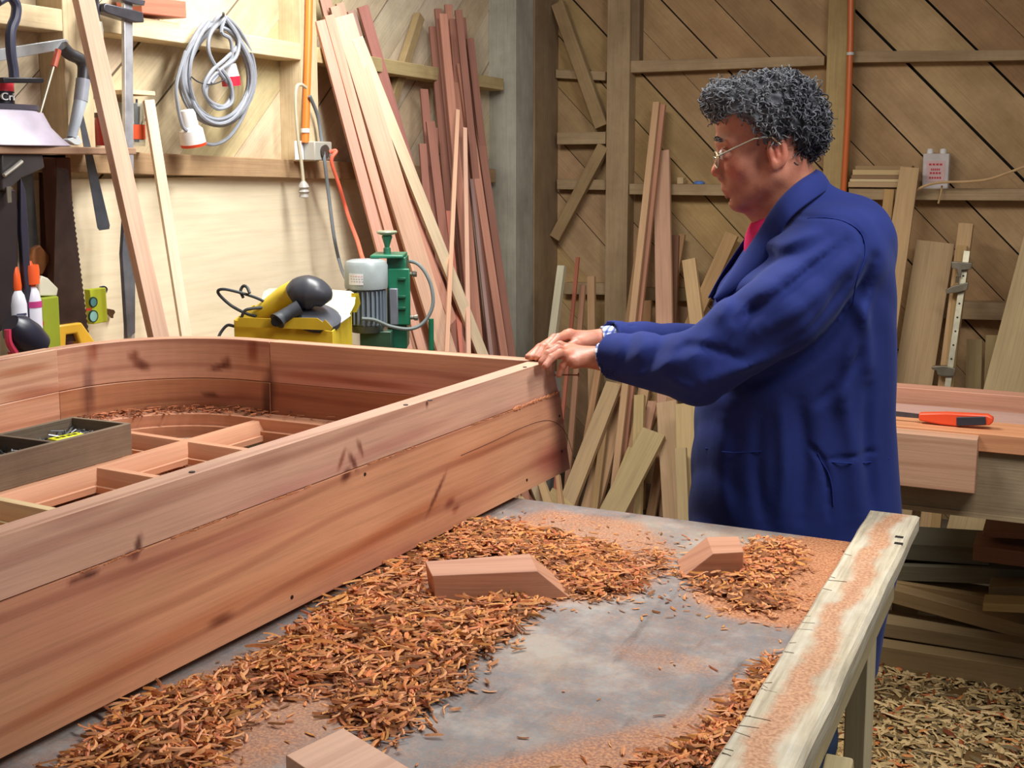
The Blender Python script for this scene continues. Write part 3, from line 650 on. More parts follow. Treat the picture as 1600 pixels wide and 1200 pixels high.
def fringe(poly,n,sd):
    for k in range(n):
        i=random.randrange(len(poly)); a,b_=poly[i],poly[(i+1)%len(poly)]; t=random.random(); x=a[0]+(b_[0]-a[0])*t+random.gauss(0,sd); y=a[1]+(b_[1]-a[1])*t+random.gauss(0,sd)
        fx=near0.x+(near1.x-near0.x)*(y-near0.y)/(near1.y-near0.y)
        if x<fx+.015 or x>-.335 or y>2.03 or y<.3: continue
        tt=random.choice((.7,.9,1.05,1.2)); curl(mb,(x,y,BZ+.001+.003*random.random()),random.random()*6.283,random.uniform(.007,.024),random.uniform(.002,.005),(tt,tt*.95,tt*.88),.6)
for q_,n_2 in ((HEAP1,520),(HEAP2,330),(HEAP3,110),(HEAP4,90),(HEAP5,150),(HEAP6,40)): fringe(q_,n_2,.012)
scatter(mb,LOOSE,620,.005,.018,.0015,.0036,lambda x,y:BZ+.0008,.2)
scatter(mb,bz((560,1150),(1240,990),(1200,1090),(900,1220),(600,1220)),26,.006,.02,.0015,.003,lambda x,y:BZ+.0008,.2)
scatter(mb,[(-1.84,1.0),(-1.45,1.0),(-1.45,2.04),(-1.84,2.04)],2600,.01,.026,.002,.0045,lambda x,y:BZ+.001+.005*random.random(),.5)
build('wood_shavings',mb,M_SHAV,None,(246,176,126),0,(-.9,1.4,BZ),label='drifts of orange-red planer shavings strewn over the grey bench top',cat='shavings',kind='stuff')
mb=MB()   # along the curved rail inside the frame
for i in range(420):
    t=random.uniform(0,1)**.9; k=t*(len(RPd)-5)+1.2; i0=int(k); p=RPd[i0].lerp(RPd[i0+1],k-i0); c=Vector((-1.5,1.5)); d=(c-p).normalized(); q=p+d*(TH+.006+.045*random.random()**1.5)
    tt=random.choice((.55,.7,.85,1.)); curl(mb,(q.x,q.y,.974+.009*random.random()),random.random()*6.3,random.uniform(.01,.026),random.uniform(.002,.0045),(tt,tt*.9,tt*.85),1)
build('wood_shavings',mb,M_SHAV,None,(206,140,100),0,(-1.5,2.2,.973),label='line of brown shavings lying on the rail inside the curved corner of the frame',cat='shavings',kind='stuff')
mb=MB(); poly=[(-.62,2.3),(.9,1.6),(.9,4.2),(-.95,4.3)]
def zf2(x,y): return .004+.035*random.random()*(.6+.4*noise.noise((x*3,y*3,0)))
xs=np.arange(-1.0,.95,.035); ys_=np.arange(1.7,4.3,.035); vs_={}
for i,x in enumerate(xs):
    for j,y in enumerate(ys_): vs_[(i,j)]=mb.bm.verts.new((x,y,.002+.022*random.random()))
for i in range(len(xs)-1):
    for j in range(len(ys_)-1): mb.face([vs_[k] for k in ((i,j),(i+1,j),(i+1,j+1),(i,j+1))],None,(.5,.44,.36))
near0_,near1_=near0,near1
def scatter2(n,poly,l0,l1,w0,w1):
    k=0
    while k<n:
        x=random.uniform(-1,.9); y=random.uniform(1.7,4.3)
        if not inpoly(x,y,poly): continue
        k+=1; tt=random.choice((.55,.75,.95,1.1,1.25)); rd=random.random()<.12
        curl(mb,(x,y,zf2(x,y)),random.random()*6.3,random.uniform(l0,l1),random.uniform(w0,w1),(tt,tt*(.6 if rd else .97),tt*(.45 if rd else .9)),1.2)
scatter2(8500,[(-.5,2.7),(.25,2.6),(.25,3.85),(-.6,3.85)],.02,.06,.005,.013)
build('floor_shavings',mb,M_SHAV,None,(196,168,120),0,(-.2,3,0),label='deep litter of pale wood shavings on the floor below the timber stack',cat='shavings',kind='stuff')
# ---------------------------------------------------------------- things on the left wall
def LW(px,py,off=.02): return onx(px,py,XL+off)
def slab(mb,pts,off,th,t=1.):
    return mb.prism([LW(x,y,off) for x,y in pts],(th,0,0),t)
def slabth(name,pts,off,th,mat,col,label=None,cat=None,parent=None,bevel=.001,group=None):
    return build(name,slab(MB(),pts,off,th),mat,parent,col,bevel,label=label,cat=cat,group=group)
GREY=(120,122,128); DARK=(62,58,62)
# coil of grey cable with plug
r=root('cable_coil',LW(340,200,.1),'coil of grey electric cable with a large white plug hanging on the left wall','cable')
mb=MB(); path=[]; c0=LW(341,112,.12)
def loop(n,fr_,k0,amp):
    out=[]
    for i in range(n):
        a=k0+2*math.pi*i/n*1.0
        out.append((a,fr_))
    return out
pts=[]; turns=9
for tn in range(turns):
    rx=54+random.uniform(-10,5); ry=82+random.uniform(-12,6); ox=random.uniform(-3,3); oy=random.uniform(-3,5)
    for i in range(14):
        a=-math.pi/2+2*math.pi*i/14
        nar=1-.25*max(0,-math.sin(a))  # narrower at the peg
        pts.append(LW(341+ox+rx*nar*math.cos(a),112+oy+ry*math.sin(a),.10+.03*math.sin(tn*2.1+a)+.002*tn))
mb.tube(smoothpath(pts,3),.0058,7)
for st in ([(352,28),(330,50),(326,80),(342,112),(362,140),(352,165),(330,160),(318,138),(330,112),(352,92),(370,72),(366,50),(354,30)],[(350,26),(372,60),(368,90),(345,108),(328,125),(322,150),(340,170),(362,160),(360,130),(346,108)],[(352,26),(346,50),(360,62),(362,90),(350,104),(330,130)]):
    mb.tube(smoothpath([LW(x,y,.145+.006*math.sin(i)) for i,(x,y) in enumerate(st)],5),.0058,7)
mb.tube(smoothpath([LW(x,y,.14) for x,y in ((290,80),(276,130),(278,165),(285,196),(292,204))],5),.0055,7)
mb.tube(smoothpath([LW(x,y,.10) for x,y in ((316,222),(335,226),(358,214),(378,185),(392,150))],5),.0055,7)
build('cable',mb,M_RUB,r,(146,150,158))
p0,p1=LW(292,172,.13),LW(303,228,.13); L_=(p1-p0).length; M_=along(p0,p1)
build('plug',MB().lathe([(0,0),(.018,0),(.022,.01),(.024,L_*.45),(.034,L_*.55),(.036,L_*.9),(.036,L_*.93),(0,L_*.93)],M_,20),M_PLA,r,(236,236,232))
build('plug_rim',MB().lathe([(.030,L_*.92),(.037,L_*.92),(.036,L_),(.0,L_*.99)],M_,20),M_PLA,r,(214,72,40))
p0,p1=LW(358,100,.115),LW(362,134,.115); M_=along(p0,p1); L_=(p1-p0).length
build('socket',MB().lathe([(0,0),(.02,0),(.026,L_*.55),(.027,L_*.56),(0,L_*.56)],M_,16),M_PLA,r,(228,228,228)); build('socket_cap',MB().lathe([(0,L_*.56),(.028,L_*.56),(.028,L_),(0,L_)],M_,16),M_PLA,r,(206,40,60))
mb=MB().tube([LW(349,24,0),LW(349,24,.17),LW(349,20,.175)],.004,6); build('hook',mb,M_MET,r,(120,120,120))
mb=MB().tube(smoothpath([LW(x,y,.15) for x,y in ((299,120),(310,128),(330,132),(352,124))],4),.0022,5); build('tie_wire',mb,M_RUB,r,(50,50,54))
# conduits, socket box and cords
o=D+.015
r=root('conduit',LW(480,110,o),'orange conduit running down the stud to the socket box on the left wall','conduit')
build('pipe',MB().tube([LW(484,-60,o),LW(482,60,o),LW(479,150,o),LW(477,223,o)],.0125,12),M_PLA,r,(232,128,52))
p=LW(477,204,o); build('clip',MB().lathe([(.0145,-.007),(.0155,-.007),(.0155,.007),(.0145,.007)],T(p),14),M_PLA,r,(220,220,214))
r=root('socket_box',LW(480,250,.1),'grey wall socket box on the ledge at the foot of the orange conduit','socket')
a,b=LW(460,220,D+.002),LW(476,250,D+.002); build('back_plate',MB().box((XL+D+.0005,a.y,b.z),(a.x+.003,LW(503,235,D).y,a.z)),M_PLA,r,(228,230,234),.002)
a,b=LW(474,221,D+.006),LW(502,251,D+.006); build('socket_body',MB().box((a.x,a.y,b.z),(a.x+.045,b.y,a.z)),M_PLA,r,(176,172,160),.004)
c=(a+b)/2; build('socket_hole',MB().lathe([(0,0),(.021,0),(.024,.008),(.012,.01),(0,.006)],along(c+V(.045,0,-.002),c+V(.06,0,-.002)),16),M_RUB,r,(70,64,58))
c=(a+b)/2; E0=c+V(.055,.02,-.003)
r=root('hooked_cable',LW(470,290,.1),'thin pale cord looped over the conduit with its round plug hanging below the socket','cord')
build('cord',MB().tube(smoothpath([LW(x,y,o+.03) for x,y in ((478,137),(470,132),(463,138),(462,170),(466,220),(471,255),(474,284))],6),.0055,7),M_RUB,r,(196,188,160))
p0,p1=LW(474,283,o+.03),LW(475,308,o+.03); build('plug',MB().lathe([(0,0),(.007,0),(.015,.01),(.019,.02),(.013,.026),(.019,.034),(.014,.042),(.016,.052),(0,.056)],along(p0,p1),14),M_PLA,r,(170,166,158))
# machine position
MC=onh(592,500,3.45); TZ=.93
def tw(px,py,h=3.42): return onh(px,py,h)
build('orange_cord',MB().tube(smoothpath([E0,E0+V(.02,.01,.003),LW(518,252,.16),LW(530,290,.16),LW(545,340,.17),tw(558,375,3.75),tw(566,402,3.6),tw(572,412,3.56)],6),.0065,8),M_RUB,None,(246,112,84),base=LW(520,300,.1),label='orange red cord running from the wall socket down to the machine',cat='cord')
build('grey_cord',MB().tube(smoothpath([LW(484,150,o+.02),LW(496,180,o+.015),LW(502,215,o+.02),LW(507,250,.15),LW(513,300,.15),LW(522,370,.17),LW(532,415,.18),tw(541,436,3.6),tw(548,450,3.56)],6),.006,8),M_RUB,None,(112,118,122),base=LW(510,300,.1),label='dark grey cord from behind the conduit down to the machine',cat='cord')
# red block on the noggin
mb=MB(); p=nz(283,26); q=nz(213,12); slabpts=[(212,2),(283,12),(283,31),(212,22)]
a=nz(213,21); b=nz(283,29); mb.hexa([(XL+.02,a.y,a.z),(XL+.11,a.y,a.z),(XL+.11,a.y,a.z+.045),(XL+.02,a.y,a.z+.045),(XL+.02,b.y,b.z),(XL+.11,b.y,b.z),(XL+.11,b.y,b.z+.047),(XL+.02,b.y,b.z+.047)])
build('timber_offcut',mb,W_MUN,None,(206,116,92),.002,label='reddish offcut lying on the upper noggin of the left wall, lower of two',cat='offcut')
mb=MB(); a=nz(213,9); b=nz(262,15); mb.hexa([(XL+.02,a.y,a.z),(XL+.10,a.y,a.z),(XL+.10,a.y,a.z+.04),(XL+.02,a.y,a.z+.04),(XL+.02,b.y,b.z+.0),(XL+.10,b.y,b.z),(XL+.10,b.y,b.z+.04),(XL+.02,b.y,b.z+.04)])
build('timber_offcut',mb,W_MUN,None,(196,108,90),.002,label='shorter reddish offcut on top of the one on the upper noggin',cat='offcut')
# long bar clamp leaning on the wall
r=root('bar_clamp',LW(200,540,.13),'long silver bar clamp hanging on the left wall','clamp')
mb=MB().beam(LW(198,-25,.15),LW(202,535,.15),.03,.012,(1,0,0)); build('clamp_bar',mb,M_MET,r,(226,228,236),.001)
slabth('clamp_jaw',[(146,8),(150,6),(208,20),(210,36),(196,36),(152,22),(146,18)],.135,.035,M_MET,(96,94,100),parent=r,bevel=.003)
slabth('clamp_jaw',[(150,0),(162,-8),(212,2),(210,10),(196,8),(160,-4)],.135,.035,M_MET,(110,108,116),parent=r,bevel=.003)
mb=MB().tube([LW(150,-25,.15),LW(152,30,.15)],.007,8); build('clamp_screw',mb,M_MET,r,(110,110,118))
mb=MB().lathe([(0,0),(.012,0),(.013,.02),(.010,.055),(0,.06)],along(LW(152,34,.15),LW(154,52,.15)),12); build('clamp_foot',mb,M_MET,r,(230,226,210))
mb=MB().lathe([(0,.0),(.009,0),(.012,.02),(.010,.05),(.006,.07),(0,.07)],along(LW(154,50,.15),LW(156,72,.15)),12); build('clamp_handle',mb,M_PLA,r,(190,62,56))
mb=MB().prism([LW(x,y,.155) for x,y in ((186,396),(192,300),(196,330),(206,410),(206,520),(194,528))],(.012,0,0)); build('steel_rule',mb,M_MET,None,(138,144,160),.001,label='blue-grey steel straightedge behind the lower end of the silver bar clamp',cat='straightedge')
# battens leaning on the left wall
def lean(name,top,low,wd,th,offtop,foot,mat,col,label,cat,group=None,wn=(1,0,.25),z0=0.,axis='x',w1=None,bevel=.0012,extra=0):
    """board whose top is seen at pixel top against the wall and which runs down through pixel low to a foot standing 'foot' m from the wall"""
    def toppt():
        return onx(*top,XL+offtop) if axis=='x' else ony(*top,YB-offtop)
    P=toppt(); best=None
    d=Vector((low[0]-top[0],low[1]-top[1])).normalized()
    for k in range(0,1600):
        q=Vector(top)+d*(k+60)
        if q.y<300: continue
        if ray(q.x,q.y)[2]>=-1: continue
        f=onz(q.x,q.y,z0); dist=(f.x-XL) if axis=='x' else (YB-f.y)
        if f.length>20: continue
        if best is None or abs(dist-foot)<best[0]: best=(abs(dist-foot),f)
    Fp=best[1]; dirn=(Fp-P).normalized(); n=Vector(wn); n=(n-dirn*n.dot(dirn)).normalized()
    mb=MB().beam(Fp+Vector((0,0,.004)),P,wd,th,n,w1=w1)
    return build(name,mb,mat,None,col,bevel,base=Fp,label=label,cat=cat,group=group)
lean('batten',(126,-20),(247,525),.044,.03,.22,.55,W_RAW,(236,196,168),'long pinkish batten leaning in front of the silver bar clamp','batten',wn=(1,-.3,0))
lean('batten',(232,157),(290,525),.028,.02,.10,.42,W_RAW,(246,226,196),'short pale batten leaning on the wall below the cable coil','batten',wn=(1,-.6,0))
# jars and tins on the ledge
ly=lambda px,py,off=.05:LW(px,py,off)
p=ly(207,229,.045); r=root('glass_jar',p,'jar of drill bits with an orange label standing on the ledge of the left wall','jar')
M_GL,nt,b=newmat('jar_glass'); b.inputs['Base Color'].default_value=(.85,.9,.9,1); b.inputs['Roughness'].default_value=.08; b.inputs['Transmission Weight'].default_value=.9; b.inputs['IOR'].default_value=1.2
build('jar_body',MB().lathe([(0,.001),(.033,.001),(.035,.01),(.035,.12),(.0335,.12),(.0335,.012),(0,.006)],T(p),24),M_GL,r)
build('label_band',MB().lathe([(.0356,.02),(.0362,.02),(.0362,.06),(.0356,.06)],T(p),24),M_PAPER,r,(232,92,48))
for i in range(7):
    a=i*.9; b_=p+V(.016*math.cos(a),.016*math.sin(a),.01); build('drill_bit',MB().tube([b_,b_+V(.006*math.cos(a),.006*math.sin(a),.12+.02*math.sin(i*5))],.003,6),M_MET,r,(120,120,126))
build('wooden_lid',MB().box(p+V(-.035,-.05,.141),p+V(.04,.055,.153)),W_RAW,r,(228,206,164),.001)
p=ly(168,228,.05); r=root('paint_tin',p,'small dark red tin on the ledge behind the leaning pink batten','tin')
build('tin_body',MB().lathe([(0,0.001),(.03,.001),(.03,.075),(.0,.075)],T(p),20),M_PAINT,r,(170,34,38)); build('tin_lid',MB().lathe([(0,.075),(.032,.075),(.032,.088),(0,.088)],T(p),20),M_PAINT,r,(92,50,40))
# saws, far left
build('saw_blade',MB().prism([LW(x,y,.12) for x,y in ((122,180),(129,178),(171,352),(170,358),(155,360),(152,356))],(.0016,0,0)),M_MET,None,(116,120,130),0,label='narrow grey saw blade hanging on the left wall with its square end down',cat='saw blade')
r=root('handsaw',LW(105,520,.1),'big brown handsaw standing on its yellow handle at the far left','handsaw')
mb=MB(); teeth=[(88,262),(106,264)]
n=34
for i in range(n):
    x=106+(139-106)*i/(n-1); y=264+(530-264)*i/(n-1); teeth+= [(x-1.2,y),(x+1.2,y+4)]
teeth+=[(82,532)]
mb.prism([LW(x,y,.14) for x,y in teeth],(.0018,0,0)); build('saw_blade',mb,M_MET,r,(96,80,78))
hp=[(78,508),(116,503),(142,540),(142,575),(120,575),(118,548),(108,520),(92,522),(90,575),(76,575)]
slabth('handle',hp,.128,.026,M_PLA,(238,186,60),parent=r,bevel=.004)
mb=MB().lathe([(0,0),(.004,0),(.004,.002),(0,.002)],along(LW(99,275,.1418),LW(99,275,.2)),10); build('hole_rivet',mb,M_RUB,r,(50,44,44))
r=root('handsaw',LW(45,420,.08),'grey handsaw hanging with its brown wooden handle down, left of the big handsaw','handsaw')
build('saw_blade',MB().prism([LW(x,y,.05) for x,y in ((33,266),(50,268),(60,392),(42,400))],(.0018,0,0)),M_MET,r,(134,136,134))
slabth('handle',[(42,388),(52,382),(68,400),(66,410),(56,430),(42,428),(40,400)],.04,.024,W_MUN,(196,128,78),parent=r,bevel=.004)
# hacksaw frame: slanting bar, tube frame and grip
r=root('hacksaw',LW(115,180,.1),'tubular hacksaw with grey grip hanging from the left wall','hacksaw')
build('frame_tube',MB().tube(smoothpath([LW(x,y,.13) for x,y in ((97,72),(108,84),(124,92),(131,104),(130,128))],6),.016,12),M_MET,r,(88,88,92))
build('grip',MB().tube([LW(130,124,.13),LW(126,158,.13)],.018,12),M_PAINT,r,(150,154,164)); build('blade_arm',MB().tube([LW(126,156,.13),LW(112,215,.13)],[.017,.012],12),M_PAINT,r,(176,186,196))
slabth('blade_holder',[(96,218),(114,212),(120,222),(115,227),(108,226)],.12,.02,M_PAINT,(206,214,216),parent=r)
slabth('saw_blade',[(90,92),(106,94),(116,118),(118,150),(112,180),(100,150),(97,118)],.06,.003,M_MET,(150,154,160),parent=r,bevel=0)
mb=MB(); mb.tube([LW(91,78,.14),LW(84,104,.14)],.008,8); build('red_grip',mb,M_PLA,r,(222,110,84)); mb=MB(); mb.tube([LW(84,102,.14),LW(62,180,.14)],.0045,8,r1=.003); build('rod',mb,M_MET,r,(190,180,160))
slabth('level_bar',[(-30,80),(95,61),(101,66),(84,79),(-30,100)],.105,.016,M_MET,(186,190,192),'flat light grey steel bar running across the stud at the far left','steel bar')
# sash clamp handle column at far left
r=root('clamp',LW(18,60,.16),'blue-black bent clamp handle at the top left edge above the red and black tin','clamp')
build('clamp_arm',MB().tube(smoothpath([LW(x,y,.19) for x,y in ((-4,2),(14,-6),(25,8),(24,28),(17,48),(17,80),(21,108),(22,122))],6),.012,10),M_PAINT,r,(64,66,88))
mb=MB(); slab(mb,[(-5,121),(58,122),(60,127),(58,130),(-5,130)],.19,.02); build('clamp_plate',mb,M_MET,r,(58,56,60),.002)
# flared hood and tin
p=LW(38,228,.14); zt=LW(38,176,.14).z-p.z; rr=(LW(108,228,.14)-LW(14,228,.14)).length*.97; hc=LW(14,228,.14)
r=root('metal_hood',hc,'flared pale metal hood standing on the far-left shelf','hood')
k=rr
hp_=[(0,0),(k*.98,0),(k,.002),(k*.86,.018),(k*.68,.045),(k*.56,.08),(k*.48,zt),(k*.46,zt+.006),(0,zt+.006)]
build('hood_shell',MB().lathe(hp_,T(hc),40,sx=.40),M_PAINT,r,(190,180,196)); build('hood_rim',MB().lathe([(k*.47,zt+.0062),(k*.50,zt+.0062),(k*.50,zt+.018),(0,zt+.018)],T(hc),32,sx=.40),M_PAINT,r,(74,70,82))
tc_=hc+V(0,-.012,zt+.0185); H=LW(14,124,.14).z-tc_.z; Rr=(LW(34,150,.14)-LW(0,150,.14)).length*.42
r=root('tin',tc_,'red and black tin with white lettering on top of the pale metal hood','tin')
build('tin_body',MB().lathe([(0,0.0005),(Rr,.0005),(Rr,H*.50),(0,H*.50)],T(tc_),28),M_PAINT,r,(34,30,40)); build('red_band',MB().lathe([(0,H*.5005),(Rr*1.002,H*.5005),(Rr*1.002,H*.93),(0,H*.93)],T(tc_),28),M_PAINT,r,(212,52,66)); build('tin_lid',MB().lathe([(0,H*.9302),(Rr*.96,H*.9302),(Rr*.96,H),(0,H)],T(tc_),28),M_MET,r,(170,166,170))
def text(name,body,size,M_,parent,col,mat=None,ext=.0006):
    cu=bpy.data.curves.new(name,'FONT'); cu.body=body; cu.size=size; cu.extrude=ext; cu.align_x='CENTER'; cu.align_y='CENTER'
    to=bpy.data.objects.new(name,cu); COL.objects.link(to); bpy.context.view_layer.update()
    me=bpy.data.meshes.new_from_object(to.evaluated_get(bpy.context.evaluated_depsgraph_get())); bpy.data.objects.remove(to)
    me.transform(M_); o=bpy.data.objects.new(name,me); COL.objects.link(o); me.materials.clear(); me.materials.append(mat or M_TXT); o.color=srgb(*col)
    if parent: me.transform(T(-worldloc(parent))); o.parent=parent
    return o
M_TXT,nt,b=newmat('printed_lettering'); oi=N(nt,'ShaderNodeObjectInfo'); nt.links.new(oi.outputs['Color'],b.inputs['Base Color']); b.inputs['Roughness'].default_value=.6
def facing(p,nrm,up=V(0,0,1)):
    z=Vector(nrm).normalized(); x=Vector(up).cross(z).normalized(); y=z.cross(x); M_=Matrix((x,y,z)).transposed().to_4x4(); return T(p)@M_
nv=V(.94,-.3,0).normalized(); text('lettering','Cri',H*.42,facing(tc_+nv*(Rr+.0008)+V(0,0,H*.26),nv),r,(240,240,240),ext=.004)
# far-left shelf and post
trim(MB().box((XL+D+.001,1.6,LW(60,222,.12).z-.03),(XL+.20,2.455,LW(60,229,.14).z-.0005)),W_OLD,(168,136,110))
trim(MB().box((XL+.052,LW(80,300,.08).y,.1),(XL+.10,LW(104,300,.08).y,LW(60,233,.12).z-.02)),W_OLD,(120,84,74))
trim(MB().box((XL+.02,1.9,LW(60,254,.05).z),(XL+.05,LW(104,250,.05).y,LW(60,240,.05).z)),W_OLD,(196,176,140))
# black clamps hanging at the left edge
M_BLK=(40,38,46)
r=root('spring_clamp',LW(15,400,.15),'black iron clamp with long dark arms hanging at the left edge','clamp')
slabth('clamp_head',[(-12,236),(4,214),(24,216),(28,232),(52,236),(56,262),(40,270),(20,278),(-2,300),(-12,296)],.16,.03,M_PAINT,(60,56,56),parent=r,bevel=.004)
slabth('clamp_arm',[(-14,296),(14,296),(18,330),(18,500),(-14,520)],.155,.022,M_PAINT,(48,40,42),parent=r,bevel=.003)
slabth('clamp_arm',[(26,276),(34,300),(38,360),(42,440),(43,500),(38,498),(30,420),(26,352)],.17,.014,M_PAINT,(52,50,66),parent=r,bevel=.002)
mb=MB(); mb.tube([LW(6,274,.20),LW(22,262,.20),LW(34,252,.20)],.005,8); build('clamp_screw',mb,M_MET,r,(190,186,176))
slabth('name_plate',[(9,292),(16,291),(17,316),(11,317)],.192,.003,M_MET,(164,156,140),parent=r,bevel=0)
slabth('saw_blade',[(60,262),(74,262),(80,300),(84,500),(66,500)],.03,.003,M_MET,(112,76,72),'rust-brown toothed saw blade hanging behind the post at the far left','saw blade',bevel=0)
# bottles and packs on the shelf below
SZ=1.0; sb=root('wall_shelf',(XL+.16,2.2,SZ),'wooden shelf along the left wall behind the window frame','shelf')
build('shelf_board',MB().box((XL+.013,1.5,SZ-.03),(XL+.32,2.75,SZ)),W_OLD,sb,(150,120,92),.002); 
for y in (1.7,2.6): build('bracket',MB().beam((XL+.02,y,SZ-.25),(XL+.28,y,SZ-.035),.03,.03,(0,1,0)),W_OLD,sb,(140,110,84))
def bottle(px,name,label,wpx,top,cap,body,bands,cw=0):
    p=LW(px,500,.17); p.z=SZ+.001; zt=LW(px,top,.17).z-SZ; rr=wpx*1.76e-3*.5
    r=root(name,p,label,'bottle'); z2=zt*.80
    build('bottle_body',MB().lathe([(0,0),(rr*.95,0),(rr,.006),(rr,z2*.86),(rr*.8,z2*.95),(rr*.5,z2),(0,z2)],T(p),26),M_PLA,r,body)
    build('cap',MB().lathe([(0,z2+.0004),(rr*.55,z2+.0004),(rr*.6,z2+.01),(rr*.5,zt*.93),(rr*.25,zt),(0,zt)],T(p),20),M_PLA,r,cap)
    if cw: build('screw_cap',MB().lathe([(0,zt*.82),(rr*.92,zt*.82),(rr*.96,zt*.93),(rr*.9,zt*.97),(0,zt*.97)],T(p),24),M_PLA,r,cap)
    for (a,b_,c) in bands: build('label_band',MB().lathe([(rr+.0006,z2*a),(rr+.0012,z2*a),(rr+.0012,z2*b_),(rr+.0006,z2*b_)],T(p),26),M_PAPER,r,c)
    return r,p,rr,z2
B1,p,rr,z2=bottle(27,'spray_bottle','white bottle with red stripes and a narrow orange nozzle on the far-left shelf',27,414,(240,96,40),(226,228,236),[(.16,.24,(206,52,48)),(.32,.40,(206,52,48)),(.48,.62,(206,52,48))])
sx_=V(0,0,1).cross(nv)
for k,zz in enumerate((.36,.55,.72,.77)):
    c=p+nv*(rr+.0014)+V(0,0,z2*zz); build('printed_line',MB().beam(c-sx_*rr*.5,c+sx_*rr*.5,.005,.001,nv),M_PAPER,B1,(60,60,96) if k>1 else (240,230,230))
B2,p,rr,z2=bottle(50,'glue_bottle','white bottle with a wide orange screw cap beside the striped spray bottle',27,408,(240,96,44),(228,228,240),[(.18,.52,(208,70,66)),(.80,.86,(196,60,130))],1)
p=LW(66,500,.14); r=root('cleaner_pack',V(p.x,p.y,SZ+.001),'olive green pack with a white spout standing beside the white bottles','pack')
a=LW(53,500,.14); b=LW(80,500,.14); zt=LW(66,463,.14).z
build('pack_body',MB().box((p.x-.03,a.y,SZ+.001),(p.x+.03,b.y,zt)),M_PAPER,r,(150,164,36),.004)
build('spout',MB().prism([V(p.x-.02,*LW(x,y,.14)[1:]) for x,y in ((52,462),(80,462),(82,450),(66,434),(56,430),(52,440))],(.04,0,0)),M_PLA,r,(222,220,196),.003)
build('red_panel',MB().prism([V(p.x+.0302,*LW(x,y,.17)[1:]) for x,y in ((57,502),(68,502),(68,509),(57,509))],(.0008,0,0)),M_PAPER,r,(190,48,36))
r=root('hanging_card',LW(144,500,.03),'lime green blister card with two round dials hanging beside the big handsaw','card')
slabth('card_board',[(131,452),(156,449),(159,502),(136,506)],.05,.022,M_PAPER,(214,226,60),parent=r,bevel=.002)
for cy,cc,rr_ in ((472,(92,150,150),.0115),(494,(150,206,196),.014)):
    c=LW(145,cy,.073); build('dial',MB().lathe([(0,0),(rr_,0),(rr_,.003),(0,.004)],along(c,c+V(1,0,0)),22),M_PLA,r,cc); build('dial_ring',MB().lathe([(rr_,0),(rr_+.003,0),(rr_+.002,.004),(rr_,.004)],along(c,c+V(1,0,0)),22),M_PLA,r,(34,66,60))
slabth('red_strip',[(134,482),(143,481),(143,485),(134,486)],.0722,.001,M_PAPER,(196,60,44),parent=r,bevel=0)
build('cord_hook',MB().tube(smoothpath([LW(x,y,.05) for x,y in ((156,449),(163,448),(167,452),(164,458),(158,458))],5),.0025,6),M_RUB,r,(40,50,70))
r=root('key',LW(170,488,.03),'small brass-brown key on a nail to the right of the lime green card','key')
build('key_shaft',MB().tube([LW(157,479,.03),LW(168,484,.03)],.003,6),M_MET,r,(150,120,80)); slabth('key_bow',[(166,482),(176,484),(178,488),(175,492),(175,497),(173,497),(166,490)],.025,.006,M_MET,(128,100,74),parent=r)
r=root('power_drill',LW(38,540,.2),'black drill with pink-red grips lying on the far-left shelf','drill')
pp=lambda x,y:LW(x,y,.24)
build('drill_body',MB().lathe([(0,0),(.022,.0),(.036,.02),(.040,.06),(.034,.1),(0,.105)],along(pp(16,505),pp(46,530)),20),M_PLA,r,(40,42,58)); build('chuck',MB().lathe([(0,0),(.02,0),(.022,.03),(.014,.045),(0,.045)],along(pp(38,520),pp(30,560)),16),M_PLA,r,(28,28,34))
for st in ([(12,515),(14,535),(24,552)],[(58,520),(68,535),(74,556)],[(50,545),(58,530),(64,560)]): build('grip',MB().tube(smoothpath([LW(x,y,.25) for x,y in st],5),.008,8),M_PLA,r,(206,60,90))
# ---------------------------------------------------------------- side table with machines
st=root('side_table',(-2.05,3.05,0),'low table along the left wall carrying the green and grey machine and yellow box','table')
build('table_top',MB().box((XL+.013,2.78,TZ-.035),(-1.72,3.42,TZ)),W_OLD,st,(150,124,92),.003)
for x in (XL+.06,-1.77):
    for y in (2.83,3.37): build('leg',MB().box((x-.03,y-.03,0),(x+.03,y+.03,TZ-.0355)),W_OLD,st,(140,114,84))
for y in (2.80,3.36): build('apron',MB().box((XL+.095,y,TZ-.12),(-1.805,y+.03,TZ-.0355)),W_OLD,st,(140,114,84))
RT=Vector(rt); DD=Vector(dd)
def fr_at(px,h): 
    p=onh(px,500,h); p.z=0; return p
def loc(px,py,h): return onh(px,py,h)
# mortising machine: built square to the view, base on the table
h0=3.42
r=root('mortiser',loc(590,500,h0)*1,'green bench mortiser with round grey motor and hand wheel on top','machine'); r.location.z=TZ; 
def obox(a,b_,h1,h2,parent,name,mat,col,bevel=.003):
    """box seen between pixels a (top left) and b (bottom right) at depth h1, going back to h2"""
    p=loc(a[0],a[1],h1); q=loc(b_[0],b_[1],h1); mb=MB(); c=[]
    zt,zb=p.z,q.z
    for hz,e in ((h1,0),(h2,0)):
        off=DD*(h2-h1) if hz==h2 else Vector((0,0,0))
        c+=[V(p.x,p.y,zb)+off,V(q.x,q.y,zb)+off,V(q.x,q.y,zt)+off,V(p.x,p.y,zt)+off]
    mb.hexa(c); return build(name,mb,mat,parent,col,bevel)
GRN=(34,104,78)
c=loc(572,430,h0); s_=h0/FPX*1.0; R_=34*s_
cz=lambda py,h=h0:loc(572,py,h).z
cb=V(c.x,c.y,0)
